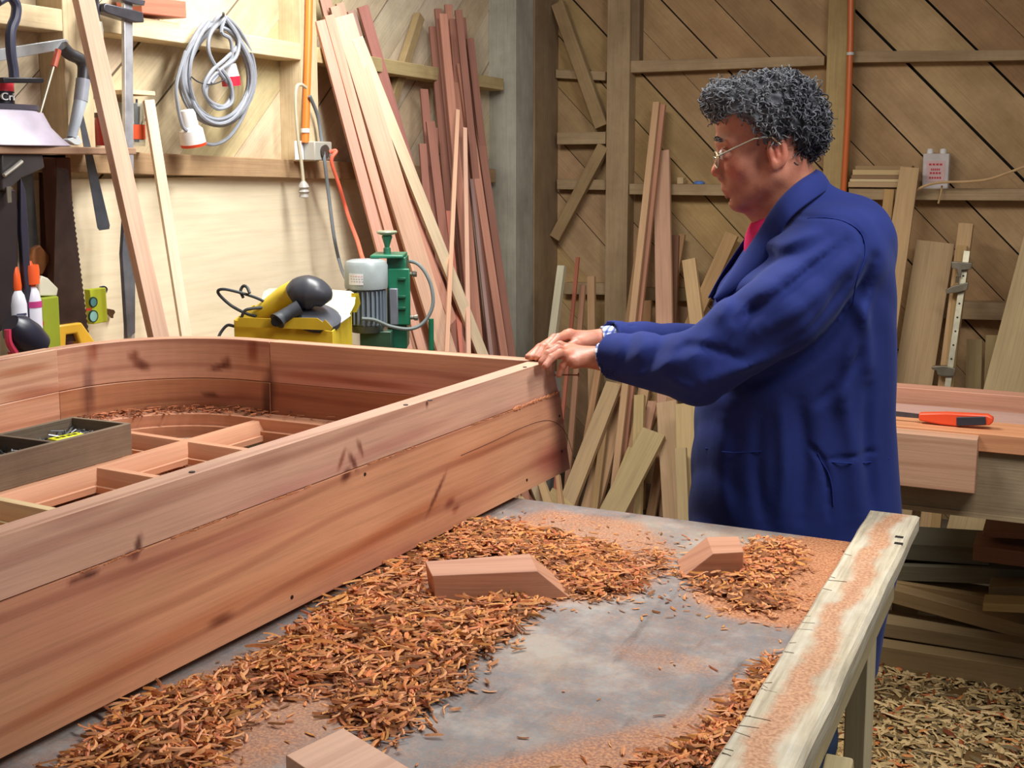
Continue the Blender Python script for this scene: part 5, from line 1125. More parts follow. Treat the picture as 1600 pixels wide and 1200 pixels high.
# ---------------------------------------------------------------- the man (bodies grown from smooth distance fields)
H0=2.45
def m(px,py,w_=0.):
    r=ray(px,py); q=CC+r*(H0+w_)/(r@dd); return np.array([q@rt,w_,q[2]])
def toL(p): p=np.array(p); return np.array([p@rt,p@dd-H0,p[2]])
def toW(P): P=np.asarray(P); return P[...,0:1]*rt+(P[...,1:2]+H0)*dd+P[...,2:3]*np.array([0,0,1.])
def axis(*segs):
    out=[segs[0][0]]
    for a,b_,st in segs:
        n=max(1,int(round((b_-a)/st))); out+=list(a+(b_-a)*(np.arange(n)+1)/n)
    return np.array(out,np.float32)
class Field:
    def __init__(s,X,Y,Z): s.A=(X,Y,Z); s.F=np.full((len(X),len(Y),len(Z)),.2,np.float32)
    def sub(s,lo,hi,pad):
        sl=[];g_=[]
        for a,l,h in zip(s.A,lo,hi):
            i=max(0,np.searchsorted(a,l-pad)-1); j=min(len(a),np.searchsorted(a,h+pad)+1); sl.append(slice(i,max(j,i+1))); g_.append(a[sl[-1]])
        return tuple(sl),np.meshgrid(*g_,indexing='ij',sparse=True)
    def comb(s,sl,d,k,op):
        F=s.F[sl]
        if op=='sub': a,b_=-F,d; sg=-1
        elif op=='and': a,b_=-F,-d; sg=-1
        else: a,b_=F,d; sg=1
        if k>0: h=np.maximum(k-np.abs(a-b_),0)/k; r=np.minimum(a,b_)-h*h*k*.25
        else: r=np.minimum(a,b_)
        s.F[sl]=sg*r
    def ell(s,c,r,k=.01,op='add',rot=0.):
        c=np.array(c,np.float32); R_=max(r); sl,(x,y,z)=s.sub(c-R_,c+R_,k+.02); x=x-c[0];y=y-c[1];z=z-c[2]
        if rot: ca,sa=math.cos(rot),math.sin(rot); x,z=x*ca+z*sa,z*ca-x*sa
        k0=np.sqrt((x/r[0])**2+(y/r[1])**2+(z/r[2])**2)+1e-6; k1=np.sqrt((x/r[0]**2)**2+(y/r[1]**2)**2+(z/r[2]**2)**2)+1e-6
        s.comb(sl,(k0*(k0-1)/k1).astype(np.float32),k,op)
    def cap(s,a,b_,ra,rb,k=.01,op='add',sy=1.):
        a=np.array(a,np.float32);b_=np.array(b_,np.float32); R_=max(ra,rb)*max(1,sy); sl,(x,y,z)=s.sub(np.minimum(a,b_)-R_,np.maximum(a,b_)+R_,k+.02)
        d=b_-a; t=np.clip(((x-a[0])*d[0]+(y-a[1])*d[1]+(z-a[2])*d[2])/(d@d),0,1)
        q=np.sqrt((x-a[0]-t*d[0])**2+((y-a[1]-t*d[1])/sy)**2+(z-a[2]-t*d[2])**2)-(ra+(rb-ra)*t); s.comb(sl,q.astype(np.float32),k,op)
    def chain(s,pts,rs,k=.01,k2=None,**kw):
        for i in range(len(pts)-1): s.cap(pts[i],pts[i+1],rs[i],rs[i+1],k if i==0 else (k2 or k*.5),**kw)
    def mesh(s):
        F=s.F; S=F<0; X,Y,Z=s.A; nx_,ny_,nz_=F.shape
        c=S[:-1,:-1,:-1].astype(np.int8)
        for o in ((1,0,0),(0,1,0),(0,0,1),(1,1,0),(1,0,1),(0,1,1),(1,1,1)): c=c+S[o[0]:nx_-1+o[0],o[1]:ny_-1+o[1],o[2]:nz_-1+o[2]]
        I,J,K=np.nonzero((c>0)&(c<8)); n=len(I); idx=np.full(c.shape,-1,np.int64); idx[I,J,K]=np.arange(n)
        acc=np.zeros((n,3)); cnt=np.zeros(n); cs=[(a,b_,e) for a in (0,1) for b_ in (0,1) for e in (0,1)]
        for p in cs:
            for ax in range(3):
                if p[ax]: continue
                q=list(p); q[ax]=1; f0=F[I+p[0],J+p[1],K+p[2]]; f1=F[I+q[0],J+q[1],K+q[2]]; cr=(f0<0)!=(f1<0)
                t=np.where(cr,f0/np.where(cr,f0-f1,1),0); pos=np.tile(np.array(p,float),(n,1)); pos[:,ax]+=t; acc+=pos*cr[:,None]; cnt+=cr
        loc_=acc/cnt[:,None]; P=np.stack([np.interp(I+loc_[:,0],np.arange(nx_),X),np.interp(J+loc_[:,1],np.arange(ny_),Y),np.interp(K+loc_[:,2],np.arange(nz_),Z)],1)
        Q=[]
        for ax in range(3):
            A_=np.moveaxis(S,ax,0); D_=A_[:-1]!=A_[1:]; D_=np.moveaxis(D_,0,ax); i,j,k=np.nonzero(D_); o=[(1,2),(2,0),(0,1)][ax]
            ijk=np.stack([i,j,k],1); ok=(ijk[:,o[0]]>0)&(ijk[:,o[1]]>0)&(ijk[:,o[0]]<F.shape[o[0]]-1)&(ijk[:,o[1]]<F.shape[o[1]]-1); ijk=ijk[ok]
            def g_(da,db): q=ijk.copy(); q[:,o[0]]-=da; q[:,o[1]]-=db; return idx[q[:,0],q[:,1],q[:,2]]
            qd=np.stack([g_(1,1),g_(0,1),g_(0,0),g_(1,0)],1); s0=S[ijk[:,0],ijk[:,1],ijk[:,2]]; qd[~s0]=qd[~s0][:,::-1]; Q.append(qd)
        return P,np.concatenate(Q)
def smooth_np(P,Q,it,lam=.5):
    E_=np.concatenate([Q[:,[0,1]],Q[:,[1,2]],Q[:,[2,3]],Q[:,[3,0]]])
    for _ in range(it):
        for l in (lam,-lam*1.03):
            s=np.zeros_like(P); c=np.zeros(len(P)); np.add.at(s,E_[:,0],P[E_[:,1]]); np.add.at(s,E_[:,1],P[E_[:,0]]); np.add.at(c,E_[:,0],1); np.add.at(c,E_[:,1],1); P=P+l*(s/c[:,None]-P)
    return P
def fmesh(name,P,Q,mat,parent,col,tint=None,it=2):
    P=smooth_np(P,Q,it); Wp=toW(P)-np.array(worldloc(parent))
    me=bpy.data.meshes.new(name); me.from_pydata(Wp.tolist(),[],Q.tolist()); me.update()
    me.polygons.foreach_set('use_smooth',[True]*len(me.polygons))
    ca=me.color_attributes.new('tint','FLOAT_COLOR','POINT'); tn=np.ones((len(P),4)); 
    if tint is not None: tn[:,:3]=tint(P)
    ca.data.foreach_set('color',tn.ravel().astype(np.float32))
    o=bpy.data.objects.new(name,me); COL.objects.link(o); o.parent=parent; me.materials.append(mat); o.color=srgb(*col); return o
gl_=toW(np.array([.59,.03,0.]))
man=root('person',Vector(gl_),'man in a long dark blue work coat and glasses bending over the red window frame','person')
# ---- skin material
M_SKIN,nt,b=newmat('skin'); L=nt.links.new
tn=N(nt,'ShaderNodeVertexColor',layer_name='tint'); oi=N(nt,'ShaderNodeObjectInfo'); tc=N(nt,'ShaderNodeTexCoord'); n1=N(nt,'ShaderNodeTexNoise',i_Scale=38.,i_Detail=4.); L(tc.outputs['Object'],n1.inputs[0])
r1=ramp(nt,n1.outputs[0],[(.3,(.84,.72,.70,1)),(.6,(1,1,1,1))]); L(mul(nt,mul(nt,oi.outputs['Color'],tn.outputs[0]),r1.outputs[0]),b.inputs['Base Color'])
b.inputs['Roughness'].default_value=.48; b.inputs['Subsurface Weight'].default_value=.08; b.inputs['Subsurface Radius'].default_value=(.01,.004,.002); b.inputs['Subsurface Scale'].default_value=.5
n2=N(nt,'ShaderNodeTexNoise',i_Scale=260.,i_Detail=3.); L(tc.outputs['Object'],n2.inputs[0]); bp=N(nt,'ShaderNodeBump',i_Strength=.18,i_Distance=.002); L(n2.outputs[0],bp.inputs['Height']); L(bp.outputs[0],b.inputs['Normal'])
B=Field(axis((.02,.27,.0026),(.27,.38,.008),(.38,.67,.0032),(.67,.86,.010)),axis((-.34,-.13,.009),(-.13,.17,.0030),(.17,.34,.009)),axis((-.02,1.08,.014),(1.08,1.22,.0028),(1.22,1.39,.008),(1.39,1.74,.0032)))
tl_=.16
B.ell(m(1206,190),(.098,.076,.086),rot=tl_); B.ell(m(1158,193),(.048,.060,.055),.03,rot=tl_); B.ell(m(1172,252),(.054,.058,.072),.03,rot=tl_); B.ell(m(1187,294),(.046,.050,.040),.03)
B.ell(m(1218,250),(.05,.062,.05),.03)
for s_ in (-1,1):
    B.cap(m(1208,272,.053*s_),m(1160,312,.020*s_),.022,.019,.02); B.ell(m(1153,260,.036*s_),(.019,.018,.018),.03); B.ell(m(1128,277,.0115*s_),(.009,.006,.0065),.006)
    B.cap(m(1129,221,.004*s_),m(1141,222,.044*s_),.0095,.009,.018)
    B.ell(m(1130,240,.031*s_),(.011,.015,.010),.012,'sub'); B.ell(m(1135,241,.031*s_),(.0125,.0145,.0125),.003)
    B.cap(m(1128,235,.020*s_),m(1131,235,.042*s_),.0036,.0036,.004); B.cap(m(1130,247,.020*s_),m(1133,246,.042*s_),.004,.0036,.006)
    B.cap(m(1135,293,.001*s_),m(1147,299,.024*s_),.0062,.004,.004); B.cap(m(1140,304,.001*s_),m(1149,303,.022*s_),.0070,.004,.004)
    B.cap(m(1134,299,.000*s_),m(1149,301,.028*s_),.0018,.0018,.002,'sub')
    B.cap(m(1131,276,.016*s_),m(1152,300,.034*s_),.0025,.002,.006,'sub'); B.cap(m(1146,250,.040*s_),m(1138,256,.030*s_),.0018,.0018,.005,'sub')
    B.cap(m(1206,262,.062*s_),m(1196,290,.052*s_),.010,.010,.02)
    B.ell(m(1215,237,.078*s_),(.021,.009,.033),.006,rot=.15); B.ell(m(1213,235,.088*s_),(.0135,.0085,.024),.003,'sub',rot=.15); B.cap(m(1211,226,.082*s_),m(1216,246,.082*s_),.0028,.0028,.003); B.cap(m(1205,236,.080*s_),m(1205,243,.080*s_),.0045,.0035,.004); B.ell(m(1210,259,.078*s_),(.009,.006,.010),.006)
B.cap(m(1130,234),m(1121,263),.0082,.0100,.012); B.ell(m(1121,269),(.0125,.0105,.0095),.008)
B.ell(m(1145,288),(.018,.03,.022),.02); B.ell(m(1155,318),(.019,.022,.016),.018); B.cap(m(1141,311,-.012),m(1141,311,.012),.003,.003,.008,'sub')
B.cap(m(1222,268),m(1254,345),.054,.062,.03); B.cap(m(1198,308),m(1222,375),.036,.045,.03); B.cap(m(1182,330),m(1196,352),.014,.012,.02)
B.cap(m(1262,375,-.10),m(1262,375,.10),.04,.04,.04); B.ell(m(1270,450),(.115,.165,.17),.05); B.ell(m(1255,600),(.115,.15,.17),.05); B.ell(m(1250,760),(.105,.14,.12),.05)
SL,SR=m(1308,395,-.165),m(1292,395,.165); EL,ER=m(1092,575,-.195),m(1132,556,.205); WLr,WR=m(947,560,-.052),m(944,533,.088)
for (S_,E_,W_) in ((SL,EL,WLr),(SR,ER,WR)): B.chain([S_,E_,W_],[.052,.040,.025],.04,.02)
gz=toL(toW(np.array([.59,0,0])))[2]
for s_ in (-1,1):
    hip=np.array([.60,.09*s_,.93]); kn=np.array([.60+.01*s_,.10*s_,.50]); an=np.array([.62+.03*s_,.11*s_,.09]); B.chain([hip,kn,an],[.085,.052,.038],.04,.02); B.cap(an-[0,0,.035],an+[-.13,0,-.05],.034,.026,.02)
# hands
def hand(W_,K,Tp,thumb,bend,curl_=.3):
    K=[np.array(k) for k in K]; Tp=[np.array(t) for t in Tp]; W_=np.array(W_)
    for i,k in enumerate(K): B.cap(W_+(k-W_)*.12,k,.0165,.0115,.014)
    for i in range(3): B.cap(K[i],K[i+1],.0105,.0105,.008)
    rr=[.0088,.0090,.0085,.0074]
    for i,(k,t) in enumerate(zip(K,Tp)):
        d=t-k; up_=np.array([0,0,1.]); p1=k+d*.42+up_*bend; p2=k+d*.76+up_*bend*.75; B.chain([k,p1,p2,t],[.0105,rr[i],rr[i]*.95,rr[i]*.82],.006,.0025); B.ell(p1,(rr[i]*1.08,)*3,.002); B.ell(p2,(rr[i]*1.02,)*3,.002)
    B.chain([np.array(t) for t in thumb],[.016,.0125,.0112,.0092],.012,.003)
oz=lambda px,py,z=1.1485:toL(onz(px,py,z))
KL=[m(893,546,-.004),m(889,551,-.024),m(891,558,-.044),m(898,566,-.061)]
TLp=[oz(850,559),oz(846,566),oz(852,572),m(873,586,-.06)]
hand(WLr,KL,TLp,[m(928,557,-.03),m(910,553,.012),m(890,552,.022),oz(868,555)],.016)
KR=[m(890,523,.062),m(886,525,.083),m(888,528,.103),m(894,532,.120)]
TRp=[oz(846,557.5),oz(836,557),oz(826,556.5),oz(833,560,1.142)]
TRp=[oz(848,559.5),oz(838,558.5),oz(829,558),oz(824,557.5)]
hand(WR,KR,TRp,[m(925,532,.07),m(902,538,.045),m(884,545,.035),m(868,552,.03)],.014)
P,Q=B.mesh()
def skint(P):
    t=np.ones((len(P),3)); 
    def spot(c,r,col,s=1):
        d=np.linalg.norm((P-np.array(c))/np.array(r),axis=1); f=np.clip(1-d,0,1)[:,None]**.7*s; t[:]=t*(1-f)+np.array(col)*f
    for s_ in (-1,1):
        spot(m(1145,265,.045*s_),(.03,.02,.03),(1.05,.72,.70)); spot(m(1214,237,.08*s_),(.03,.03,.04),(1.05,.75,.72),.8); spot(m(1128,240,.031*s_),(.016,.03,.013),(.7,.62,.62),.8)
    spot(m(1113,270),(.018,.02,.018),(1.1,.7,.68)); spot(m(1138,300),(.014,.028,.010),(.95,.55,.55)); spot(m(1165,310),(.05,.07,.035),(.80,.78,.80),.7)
    return t
fmesh('body',P,Q,M_SKIN,man,(196,130,104),skint,2)
# eyes
def lathe_at(name,prof,p,axis_,mat,parent,col,seg=16,sx=1): return build(name,MB().lathe(prof,along(p,Vector(p)+Vector(axis_)),seg,sx=sx),mat,parent,col)
fwd=(-RT*.97+V(0,0,-.22)).normalized()
for s_ in (-1,1):
    c=Vector(toW(m(1133,241,.031*s_))); e=build('eye',MB().lathe([(.0118*math.sin(a),-.0118*math.cos(a)) for a in np.linspace(0,math.pi,12)],along(c+fwd*.0012,c+fwd),18),M_PLA,man,(226,216,206)); c2=c+fwd*.0108
    lathe_at('iris',[(0,.0024),(.003,.0024),(.0056,.0010),(.0056,0),(0,0)],c2,fwd,M_PLA,e,(50,36,28))
    mb=MB()
    for i in range(60):
        q=m(1117+random.uniform(-2,9)*1.,217+random.uniform(-3,3),0); wv_=random.uniform(.010,.048)*s_; q=m(1118+abs(wv_)*190+random.uniform(-2,1),216+random.uniform(-3,3)+abs(wv_)*60,wv_); q=Vector(toW(q)); mb.tube([q-fwd*.004,q+fwd*.004+DD*.004*s_+V(0,0,.001),q+fwd*.004+DD*.009*s_],.0007,4)
    build('eyebrow',mb,M_RUB,man,(70,62,60),kind=None)
# glasses
gr=root('glasses',(0,0,0),None,None); gr.location=Vector(toW(m(1118,247,0)))-man.location; gr.parent=man
bpy.context.view_layer.update()
gp_=lambda px,py,w_:Vector(toW(m(px,py,w_)))
M_LENS,nt,b=newmat('spectacle_lens'); b.inputs['Base Color'].default_value=(.96,.98,.98,1); b.inputs['Roughness'].default_value=.03; b.inputs['Transmission Weight'].default_value=1.; b.inputs['IOR'].default_value=1.05
for s_ in (-1,1):
    c=gp_(1119,249,.032*s_); up2=(V(0,0,1)+fwd*.15).normalized(); ring=[c+DD*.023*math.cos(a)+up2*.0165*math.sin(a)*(1.05 if math.sin(a)<0 else .9) for a in np.linspace(0,2*math.pi,25)[:-1]]
    build('rim',MB().tube(ring,.0013,6,True),M_MET,gr,(206,196,160)); mb=MB(); mb.prism(ring,(fwd*.0008)); build('lens',mb,M_LENS,gr)
    build('temple_arm',MB().tube([gp_(1120,244,.056*s_),gp_(1124,243,.066*s_),gp_(1150,230,.076*s_),gp_(1178,217,.084*s_),gp_(1206,214,.086*s_),gp_(1220,226,.088*s_)],.0017,6),M_MET,gr,(226,214,176))
build('bridge',MB().tube(smoothpath([gp_(1119,247,-.010),gp_(1115,245,0),gp_(1119,247,.010)],4),.0013,6),M_MET,gr,(206,196,160))
# ---- coat
C_=Field(axis((.10,.90,.0052)),axis((-.33,.33,.0052)),axis((.44,1.56,.0056)))
tab=[(283,1240,1284,.050),(300,1228,1305,.075),(325,1212,1342,.125),(350,1198,1366,.172),(380,1178,1378,.192),(410,1156,1384,.200),(450,1126,1388,.200),(500,1112,1389,.195),(560,1102,1390,.190),(640,1090,1388,.182),(720,1084,1393,.188),(800,1080,1399,.198),(850,1078,1400,.205),(940,1075,1376,.205),(1060,1072,1356,.20)]
zz=[];uc=[];ua=[];wb=[]
for py,xl,xr,b_ in tab:
    a_,c_=m(xl,py),m(xr,py); zz.append(a_[2]); uc.append((a_[0]+c_[0])/2); ua.append((c_[0]-a_[0])/2); wb.append(b_)
X,Y_,Z_=C_.A; o_=np.argsort(zz); zi=np.array(zz)[o_]
def sm(v): v=np.interp(Z_,zi,np.array(v)[o_]); kk=np.ones(9)/9; return np.convolve(np.pad(v,4,mode='edge'),kk,'valid').astype(np.float32)
U0,A0,B0=sm(uc),sm(ua),sm(wb); n_=2.35
x=X[:,None,None];y=Y_[None,:,None]; q=(np.abs((x-U0)/A0)**n_+np.abs(y/B0)**n_)**(1/n_); dT=((q-1)*np.minimum(A0,B0)).astype(np.float32)
zt_=m(1262,281)[2]; dT=np.maximum(dT,Z_[None,None,:]-zt_); dT=np.maximum(dT,.50-Z_[None,None,:]); C_.F=np.minimum(C_.F,dT)
sl_l=[m(1308,388,-.150),m(1225,480,-.205),m(1092,574,-.195),m(958,557,-.058)]; C_.chain(sl_l,[.080,.076,.068,.046],.045,.02)
sl_r=[m(1292,388,.150),m(1215,470,.205),m(1132,556,.205),m(956,533,.090)]; C_.chain(sl_r,[.080,.074,.066,.044],.045,.02)
C_.ell(m(1330,360,0),(.07,.13,.07),.06)
# hollow cuffs, open front at the neck
for a_,b_ in ((sl_l[3],sl_l[2]),(sl_r[3],sl_r[2])):
    d=(a_-b_)/np.linalg.norm(a_-b_); C_.cap(a_+d*.012,a_+d*.08,.060,.060,.004,'sub') if False else None
    sl,(x,y,z)=C_.sub(a_-.09,a_+.09,.0); pl=((x-a_[0])*d[0]+(y-a_[1])*d[1]+(z-a_[2])*d[2])-.008; C_.F[sl]=np.maximum(C_.F[sl],pl.astype(np.float32)); C_.cap(a_-d*.03,a_+d*.05,.039,.039,.003,'sub')
C_.cap(m(1196,330),m(1160,392),.034,.030,.015,'sub'); C_.cap(m(1160,392),m(1128,440),.028,.012,.012,'sub')
C_.cap(m(1225,300),m(1240,345),.058,.05,.01,'sub')
# folds on the near side: (outline in the picture plane, depth + = crease, width)
def fold(pts,amp,wd,wl=-.24,side=-1):
    P_=[np.array(q) for q in smoothpath([Vector(m(px,py,wl)) for px,py in pts],4)]; A_=np.array(P_); lo=A_.min(0); hi=A_.max(0); lo[1],hi[1]=-.33,-.04
    sl,(x,y,z)=C_.sub(lo,hi,wd*2.4); best=None; n_p=len(P_)-1
    for k,(a_,b_) in enumerate(zip(P_,P_[1:])):
        du,dz=b_[0]-a_[0],b_[2]-a_[2]; t=np.clip(((x-a_[0])*du+(z-a_[2])*dz)/(du*du+dz*dz),0,1); d2=(x-a_[0]-t*du)**2+(z-a_[2]-t*dz)**2; s_=(k+t)/n_p
        if best is None: best,par=d2,s_
        else: par=np.where(d2<best,s_,par); best=np.minimum(best,d2)
    q=best/wd**2; prof=np.exp(-q)*1.25-.35*np.exp(-q/3.5)
    ms=np.clip((-y-.05)/.05,0,1); C_.F[sl]+=(1.45*amp*prof*np.sin(np.pi*np.clip(par,.03,.97))**.45*ms*(np.abs(C_.F[sl])<.035)).astype(np.float32)
for f_ in (([(1372,408),(1345,470),(1290,548),(1215,600),(1140,628)],.014,.016),([(1340,398),(1250,470),(1180,515)],-.009,.016),([(1322,380),(1240,440),(1150,500)],.008,.010),([(1300,452),(1240,520),(1165,565),(1100,600)],-.008,.016),([(1240,350),(1200,385),(1165,425)],.006,.009),([(1372,470),(1340,560),(1330,640)],-.008,.016),([(1230,640),(1235,740),(1228,830)],-.006,.014),([(1060,545),(1020,590),(985,600)],-.006,.010),([(1325,440),(1250,515),(1195,545)],.007,.011),
    ([(1300,372),(1210,420),(1140,465)],.006,.010),([(1280,360),(1200,400)],-.005,.010),([(1185,470),(1150,520),(1120,560)],.007,.010),([(1150,455),(1120,500)],-.006,.011),
    ([(1210,560),(1130,575),(1085,600)],-.006,.012),([(1160,560),(1090,540),(1040,560)],.006,.010),([(1060,520),(1030,560),(1010,600)],.006,.010),([(1020,530),(995,575)],-.005,.010),([(1110,520),(1075,560)],-.005,.012),
    ([(1000,535),(975,590)],.004,.008),([(1090,610),(1040,590)],-.004,.010),
    ([(1262,640),(1270,720),(1262,820)],.008,.016),([(1320,610),(1345,700),(1352,820)],-.006,.018),([(1375,600),(1372,700),(1384,830)],.006,.014),([(1150,660),(1140,740),(1146,830)],-.006,.018),([(1200,660),(1196,760),(1205,830)],.005,.014),
    ([(1345,470),(1366,520),(1372,600)],-.006,.015),([(1355,560),(1320,610),(1290,640)],.006,.012),([(1330,345),(1352,372),(1350,405),(1335,440)],.0035,.005),([(1262,340),(1330,345)],.002,.004),
    ([(1110,650),(1098,760),(1094,830)],.006,.012),([(1300,730),(1392,722)],.0035,.005),([(1278,708),(1300,740),(1306,820)],.005,.006)): fold(*f_)
# small irregular wrinkles everywhere
x,y,z=np.meshgrid(*C_.A,indexing='ij',sparse=True)
near_=np.abs(C_.F)<.03
def rdg(ph): return 1.15-2*np.sqrt(np.sin(ph)**2+.10)
slv=np.clip((.47-x)/.06,0,1)
tor=rdg(x*17+np.sin(z*5.3+y*6)*1.3+y*11)*.0022
dia=rdg((x*.55+z*.83)*36+np.sin(x*17+y*9)*1.2+y*8)*.0024
up_=np.clip((z-1.18)/.1,0,1); wr=slv*dia+(1-slv)*(tor*(1-up_)+.7*dia*up_)
C_.F+=(wr*near_).astype(np.float32)
P,Q=C_.mesh()
M_COAT,nt,b=newmat('dark_blue_cotton_drill'); L=nt.links.new
oi=N(nt,'ShaderNodeObjectInfo'); tc=N(nt,'ShaderNodeTexCoord'); n1=N(nt,'ShaderNodeTexNoise',i_Scale=7.,i_Detail=5.); L(tc.outputs['Object'],n1.inputs[0])
r1=ramp(nt,n1.outputs[0],[(.3,(.80,.82,.86,1)),(.65,(1.1,1.1,1.08,1))]); L(mul(nt,oi.outputs['Color'],r1.outputs[0]),b.inputs['Base Color'])
b.inputs['Roughness'].default_value=.85; b.inputs['Specular IOR Level'].default_value=.15; b.inputs['Sheen Weight'].default_value=.12; b.inputs['Sheen Roughness'].default_value=.4; b.inputs['Sheen Tint'].default_value=(.5,.6,1,1)
n2=N(nt,'ShaderNodeTexNoise',i_Scale=700.,i_Detail=2.); n3=N(nt,'ShaderNodeTexNoise',i_Scale=22.,i_Detail=5.); L(tc.outputs['Object'],n2.inputs[0]); L(tc.outputs['Object'],n3.inputs[0])
bp=N(nt,'ShaderNodeBump',i_Strength=.25,i_Distance=.001); L(n2.outputs[0],bp.inputs['Height']); b2=N(nt,'ShaderNodeBump',i_Strength=.15,i_Distance=.006); L(n3.outputs[0],b2.inputs['Height']); L(bp.outputs[0],b2.inputs['Normal']); L(b2.outputs[0],b.inputs['Normal'])
COATC=(38,50,112)
coat=fmesh('work_coat',P,Q,M_COAT,man,COATC,None,4)
# collar and lapels
mb=MB()
def band(sg):
    fx_=[0,0,0,4,10,14,14,12,8] if sg>0 else [0]*9
    top=[(1274,266,.0),(1268,270,.036),(1246,284,.074),(1222,306,.086),(1202,332,.076),(1184,362,.058),(1160,398,.050),(1134,436,.044),(1114,468,.040)]
    low=[(1298,292,.0),(1292,298,.062),(1266,316,.112),(1238,338,.124),(1222,360,.116),(1212,388,.104),(1186,420,.094),(1150,452,.078),(1118,474,.052)]
    rows=[]
    T_=smoothpath([V(*m(a-f_,b_,sg*c)) for (a,b_,c),f_ in zip(top,fx_)],4); L_=smoothpath([V(*m(a,b_,sg*c)) for a,b_,c in low],4)
    for i,(a,b_) in enumerate(zip(T_,L_)):
        mid=(a+b_)/2+V(0,sg*.012,.006); rows.append([mb.bm.verts.new(Vector(toW(np.array(q)))) for q in (a,(a+mid)/2+V(0,sg*.005,.003),mid,b_+V(0,sg*.006,0))])
    for A_,B_ in zip(rows,rows[1:]):
        for k in range(3): mb.face([A_[k],A_[k+1],B_[k+1],B_[k]],None,1,True)
band(-1); band(1); bmesh.ops.remove_doubles(mb.bm,verts=mb.bm.verts,dist=.0005)
o=build('collar',mb,M_COAT,man,COATC,solid=.005); mo=o.modifiers.new('sub','SUBSURF'); mo.levels=mo.render_levels=1
# seams
def seam(pts,name='seam',wl=-.2):
    from mathutils.bvhtree import BVHTree
    out=[]
    for px,py in pts:
        r=Vector(ray(px,py)).normalized(); h=BV.ray_cast(Vector(CC)-man.location,r)
        if h[0] is not None: out.append(h[0]+man.location-r*.0008)
    if len(out)>2: build(name,MB().tube(smoothpath(out,3),.0012,5),M_COAT,man,(36,52,128))
from mathutils.bvhtree import BVHTree
BV=BVHTree.FromPolygons([v.co.copy() for v in coat.data.vertices],[p.vertices[:] for p in coat.data.polygons])
seam([(1262,341),(1290,340),(1320,346),(1344,362),(1352,385),(1349,410),(1338,440),(1332,475)]); seam([(1278,708),(1284,722),(1294,738),(1300,760),(1302,790)]); seam([(1300,722),(1330,724),(1360,722),(1390,716)])
seam([(1102,700),(1130,706),(1160,707),(1190,705)])
# pink shirt and checked cuffs
Fs=Field(axis((.42,.66,.005)),axis((-.14,.14,.005)),axis((1.18,1.50,.005))); Fs.ell(m(1208,385),(.058,.075,.075),.02); Fs.cap(m(1236,352),m(1236,380),.056,.066,.02); Fs.cap(m(1204,348,-.02),m(1194,376,-.012),.014,.016,.015); Fs.cap(m(1204,348,.02),m(1194,376,.012),.014,.016,.015)
P,Q=Fs.mesh(); fmesh('shirt',P,Q,M_CLOTH,man,(214,44,104),None,1)
M_CHK,nt,b=newmat('checked_shirt_cuff'); L=nt.links.new; tc=N(nt,'ShaderNodeTexCoord')
w1_=N(nt,'ShaderNodeTexWave',wave_type='BANDS',bands_direction='X',i_Scale=26.); w2_=N(nt,'ShaderNodeTexWave',wave_type='BANDS',bands_direction='Z',i_Scale=26.); L(tc.outputs['Object'],w1_.inputs[0]); L(tc.outputs['Object'],w2_.inputs[0])
r1=ramp(nt,w1_.outputs[0],[(.55,srgb(236,240,250)),(.75,srgb(110,130,190))]); r2=ramp(nt,w2_.outputs[0],[(.55,g(1)),(.75,srgb(140,150,190))]); L(mul(nt,r1.outputs[0],r2.outputs[0]),b.inputs['Base Color']); b.inputs['Roughness'].default_value=.85
for a_,b_,rr in ((sl_l[3],WLr,.034),(sl_r[3],WR,.032)):
    d=(b_-a_)/np.linalg.norm(b_-a_); p=Vector(toW(a_-d*.02)); q=Vector(toW(a_+d*.024)); Lq=(q-p).length
    build('shirt_cuff',MB().lathe([(rr*1.02,0),(rr*1.03,Lq*.6),(rr*.98,Lq),(rr*.90,Lq),(rr*.9,Lq*.3)],along(p,q),26),M_CHK,man)
# trousers and shoes
Ft=Field(axis((.38,.84,.009)),axis((-.26,.26,.009)),axis((.04,1.0,.010)))
for s_ in (-1,1): Ft.chain([np.array([.58,.075*s_,.90]),np.array([.60+.01*s_,.10*s_,.50]),np.array([.62+.03*s_,.11*s_,.08])],[.095,.080,.072],.03,.02)
Ft.ell((.585,0,.90),(.12,.13,.08),.04)
sl,(x,y,z)=Ft.sub(np.array([.3,-.3,0.]),np.array([.9,.3,1.1]),0); Ft.F[sl]=np.maximum(Ft.F[sl]+(.003*np.sin(z*60+x*30)).astype(np.float32),(.07-z).astype(np.float32))
P,Q=Ft.mesh(); fmesh('trousers',P,Q,M_CLOTH,man,(74,92,124),None,1)
for s_ in (-1,1):
    Fh=Field(axis((.40,.74,.006)),axis((-.2,.2,.006)),axis((-.01,.14,.006))); an=np.array([.62+.03*s_,.11*s_,.06]); Fh.cap(an+[.02,0,0],an+[-.15,0,-.02],.047,.042,.01); Fh.cap(an+[0,0,.02],an+[0,0,.05],.046,.048,.02)
    Fh.F=np.maximum(Fh.F,.002-Fh.A[2][None,None,:]); P,Q=Fh.mesh(); fmesh('shoe',P,Q,M_RUB,man,(50,40,34),None,1)
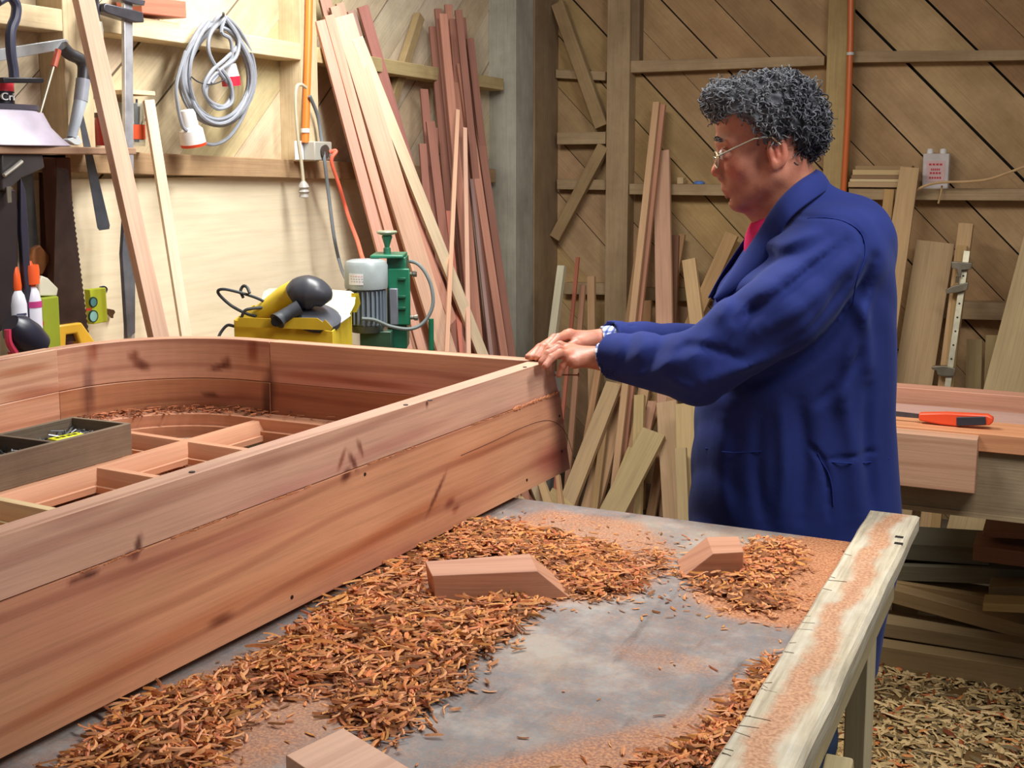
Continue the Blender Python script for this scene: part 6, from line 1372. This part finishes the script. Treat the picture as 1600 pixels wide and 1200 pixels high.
# ---- hair
Hf=Field(axis((.36,.68,.0034)),axis((-.12,.12,.0034)),axis((1.50,1.76,.0034)))
Hf.ell(m(1201,188),(.108,.088,.092),.01,rot=tl_); Hf.ell(m(1243,208),(.052,.074,.052),.02); Hf.ell(m(1140,155),(.048,.056,.032),.02)
x,y,z=np.meshgrid(*Hf.A,indexing='ij',sparse=True)
poly=[tuple(m(px,py)[[0,2]]) for px,py in ((1090,150),(1100,110),(1150,92),(1200,88),(1262,100),(1300,150),(1306,212),(1290,248),(1254,258),(1240,246),(1232,216),(1212,204),(1202,212),(1196,226),(1184,222),(1176,204),(1160,188),(1140,180),(1118,178),(1092,178))]
Ug,Zg=np.meshgrid(Hf.A[0],Hf.A[2],indexing='ij'); d=np.full(Ug.shape,9.,np.float32); ins=np.zeros(Ug.shape,bool); n=len(poly); j=n-1
for i in range(n):
    a_,b_=np.array(poly[j]),np.array(poly[i]); e=b_-a_; t=np.clip(((Ug-a_[0])*e[0]+(Zg-a_[1])*e[1])/(e@e),0,1); d=np.minimum(d,np.hypot(Ug-a_[0]-t*e[0],Zg-a_[1]-t*e[1])); 
    ins^=((b_[1]>Zg)!=(a_[1]>Zg))&(Ug<(a_[0]-b_[0])*(Zg-b_[1])/(a_[1]-b_[1]+1e-9)+b_[0]); j=i
d=np.where(ins,-d,d).astype(np.float32)
Hf.F=np.maximum(Hf.F,d[:,None,:]); Hf.F+=(.0035*np.sin(x*190+np.sin(z*120)*2+y*60)*np.sin(z*170+y*150)+.003*np.sin(y*210+x*90+np.sin(z*90))).astype(np.float32)*(np.abs(Hf.F)<.02)
P,Q=Hf.mesh()
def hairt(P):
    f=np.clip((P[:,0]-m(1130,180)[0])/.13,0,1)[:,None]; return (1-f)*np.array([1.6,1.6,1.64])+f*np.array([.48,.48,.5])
M_HAIR=plain('grey_hair',rough=.75,noise_amt=.3,nscale=60,spec=.25)
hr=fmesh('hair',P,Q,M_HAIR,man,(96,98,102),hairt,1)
mb=MB(); sel=rng.choice(len(P),1900,replace=False); Pn=P[sel]; cen=m(1205,195)
for p in Pn:
    nrm=p-cen; nrm/=np.linalg.norm(nrm); 
    fl=np.array([.55,0,-.35])+rng.normal(0,.6,3); fl-=nrm*(fl@nrm)*.8; fl/=np.linalg.norm(fl); sd_=np.cross(nrm,fl); ln=rng.uniform(.016,.034); rd=rng.uniform(.003,.0068); ph=rng.uniform(0,6.28); pts=[]
    if p[2]<m(1190,232)[2] and p[0]<m(1225,230)[0]: ln*=.5; rd*=.5
    for i in range(9):
        t=i/8; a=ph+t*rng.uniform(5.5,6.5); q=p+fl*ln*t*.8+nrm*(.001+.006*math.sin(t*3.1))+nrm*rd*math.sin(a)*min(1,t*3)+sd_*rd*math.cos(a); pts.append(Vector(toW(q)))
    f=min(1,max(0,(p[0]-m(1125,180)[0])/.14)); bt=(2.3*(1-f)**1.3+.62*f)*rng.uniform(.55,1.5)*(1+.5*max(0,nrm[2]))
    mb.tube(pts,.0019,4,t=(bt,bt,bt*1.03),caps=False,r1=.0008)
build('hair_curl',mb,M_HAIR,hr,(112,114,118),kind='stuff')
bpy.context.view_layer.update()
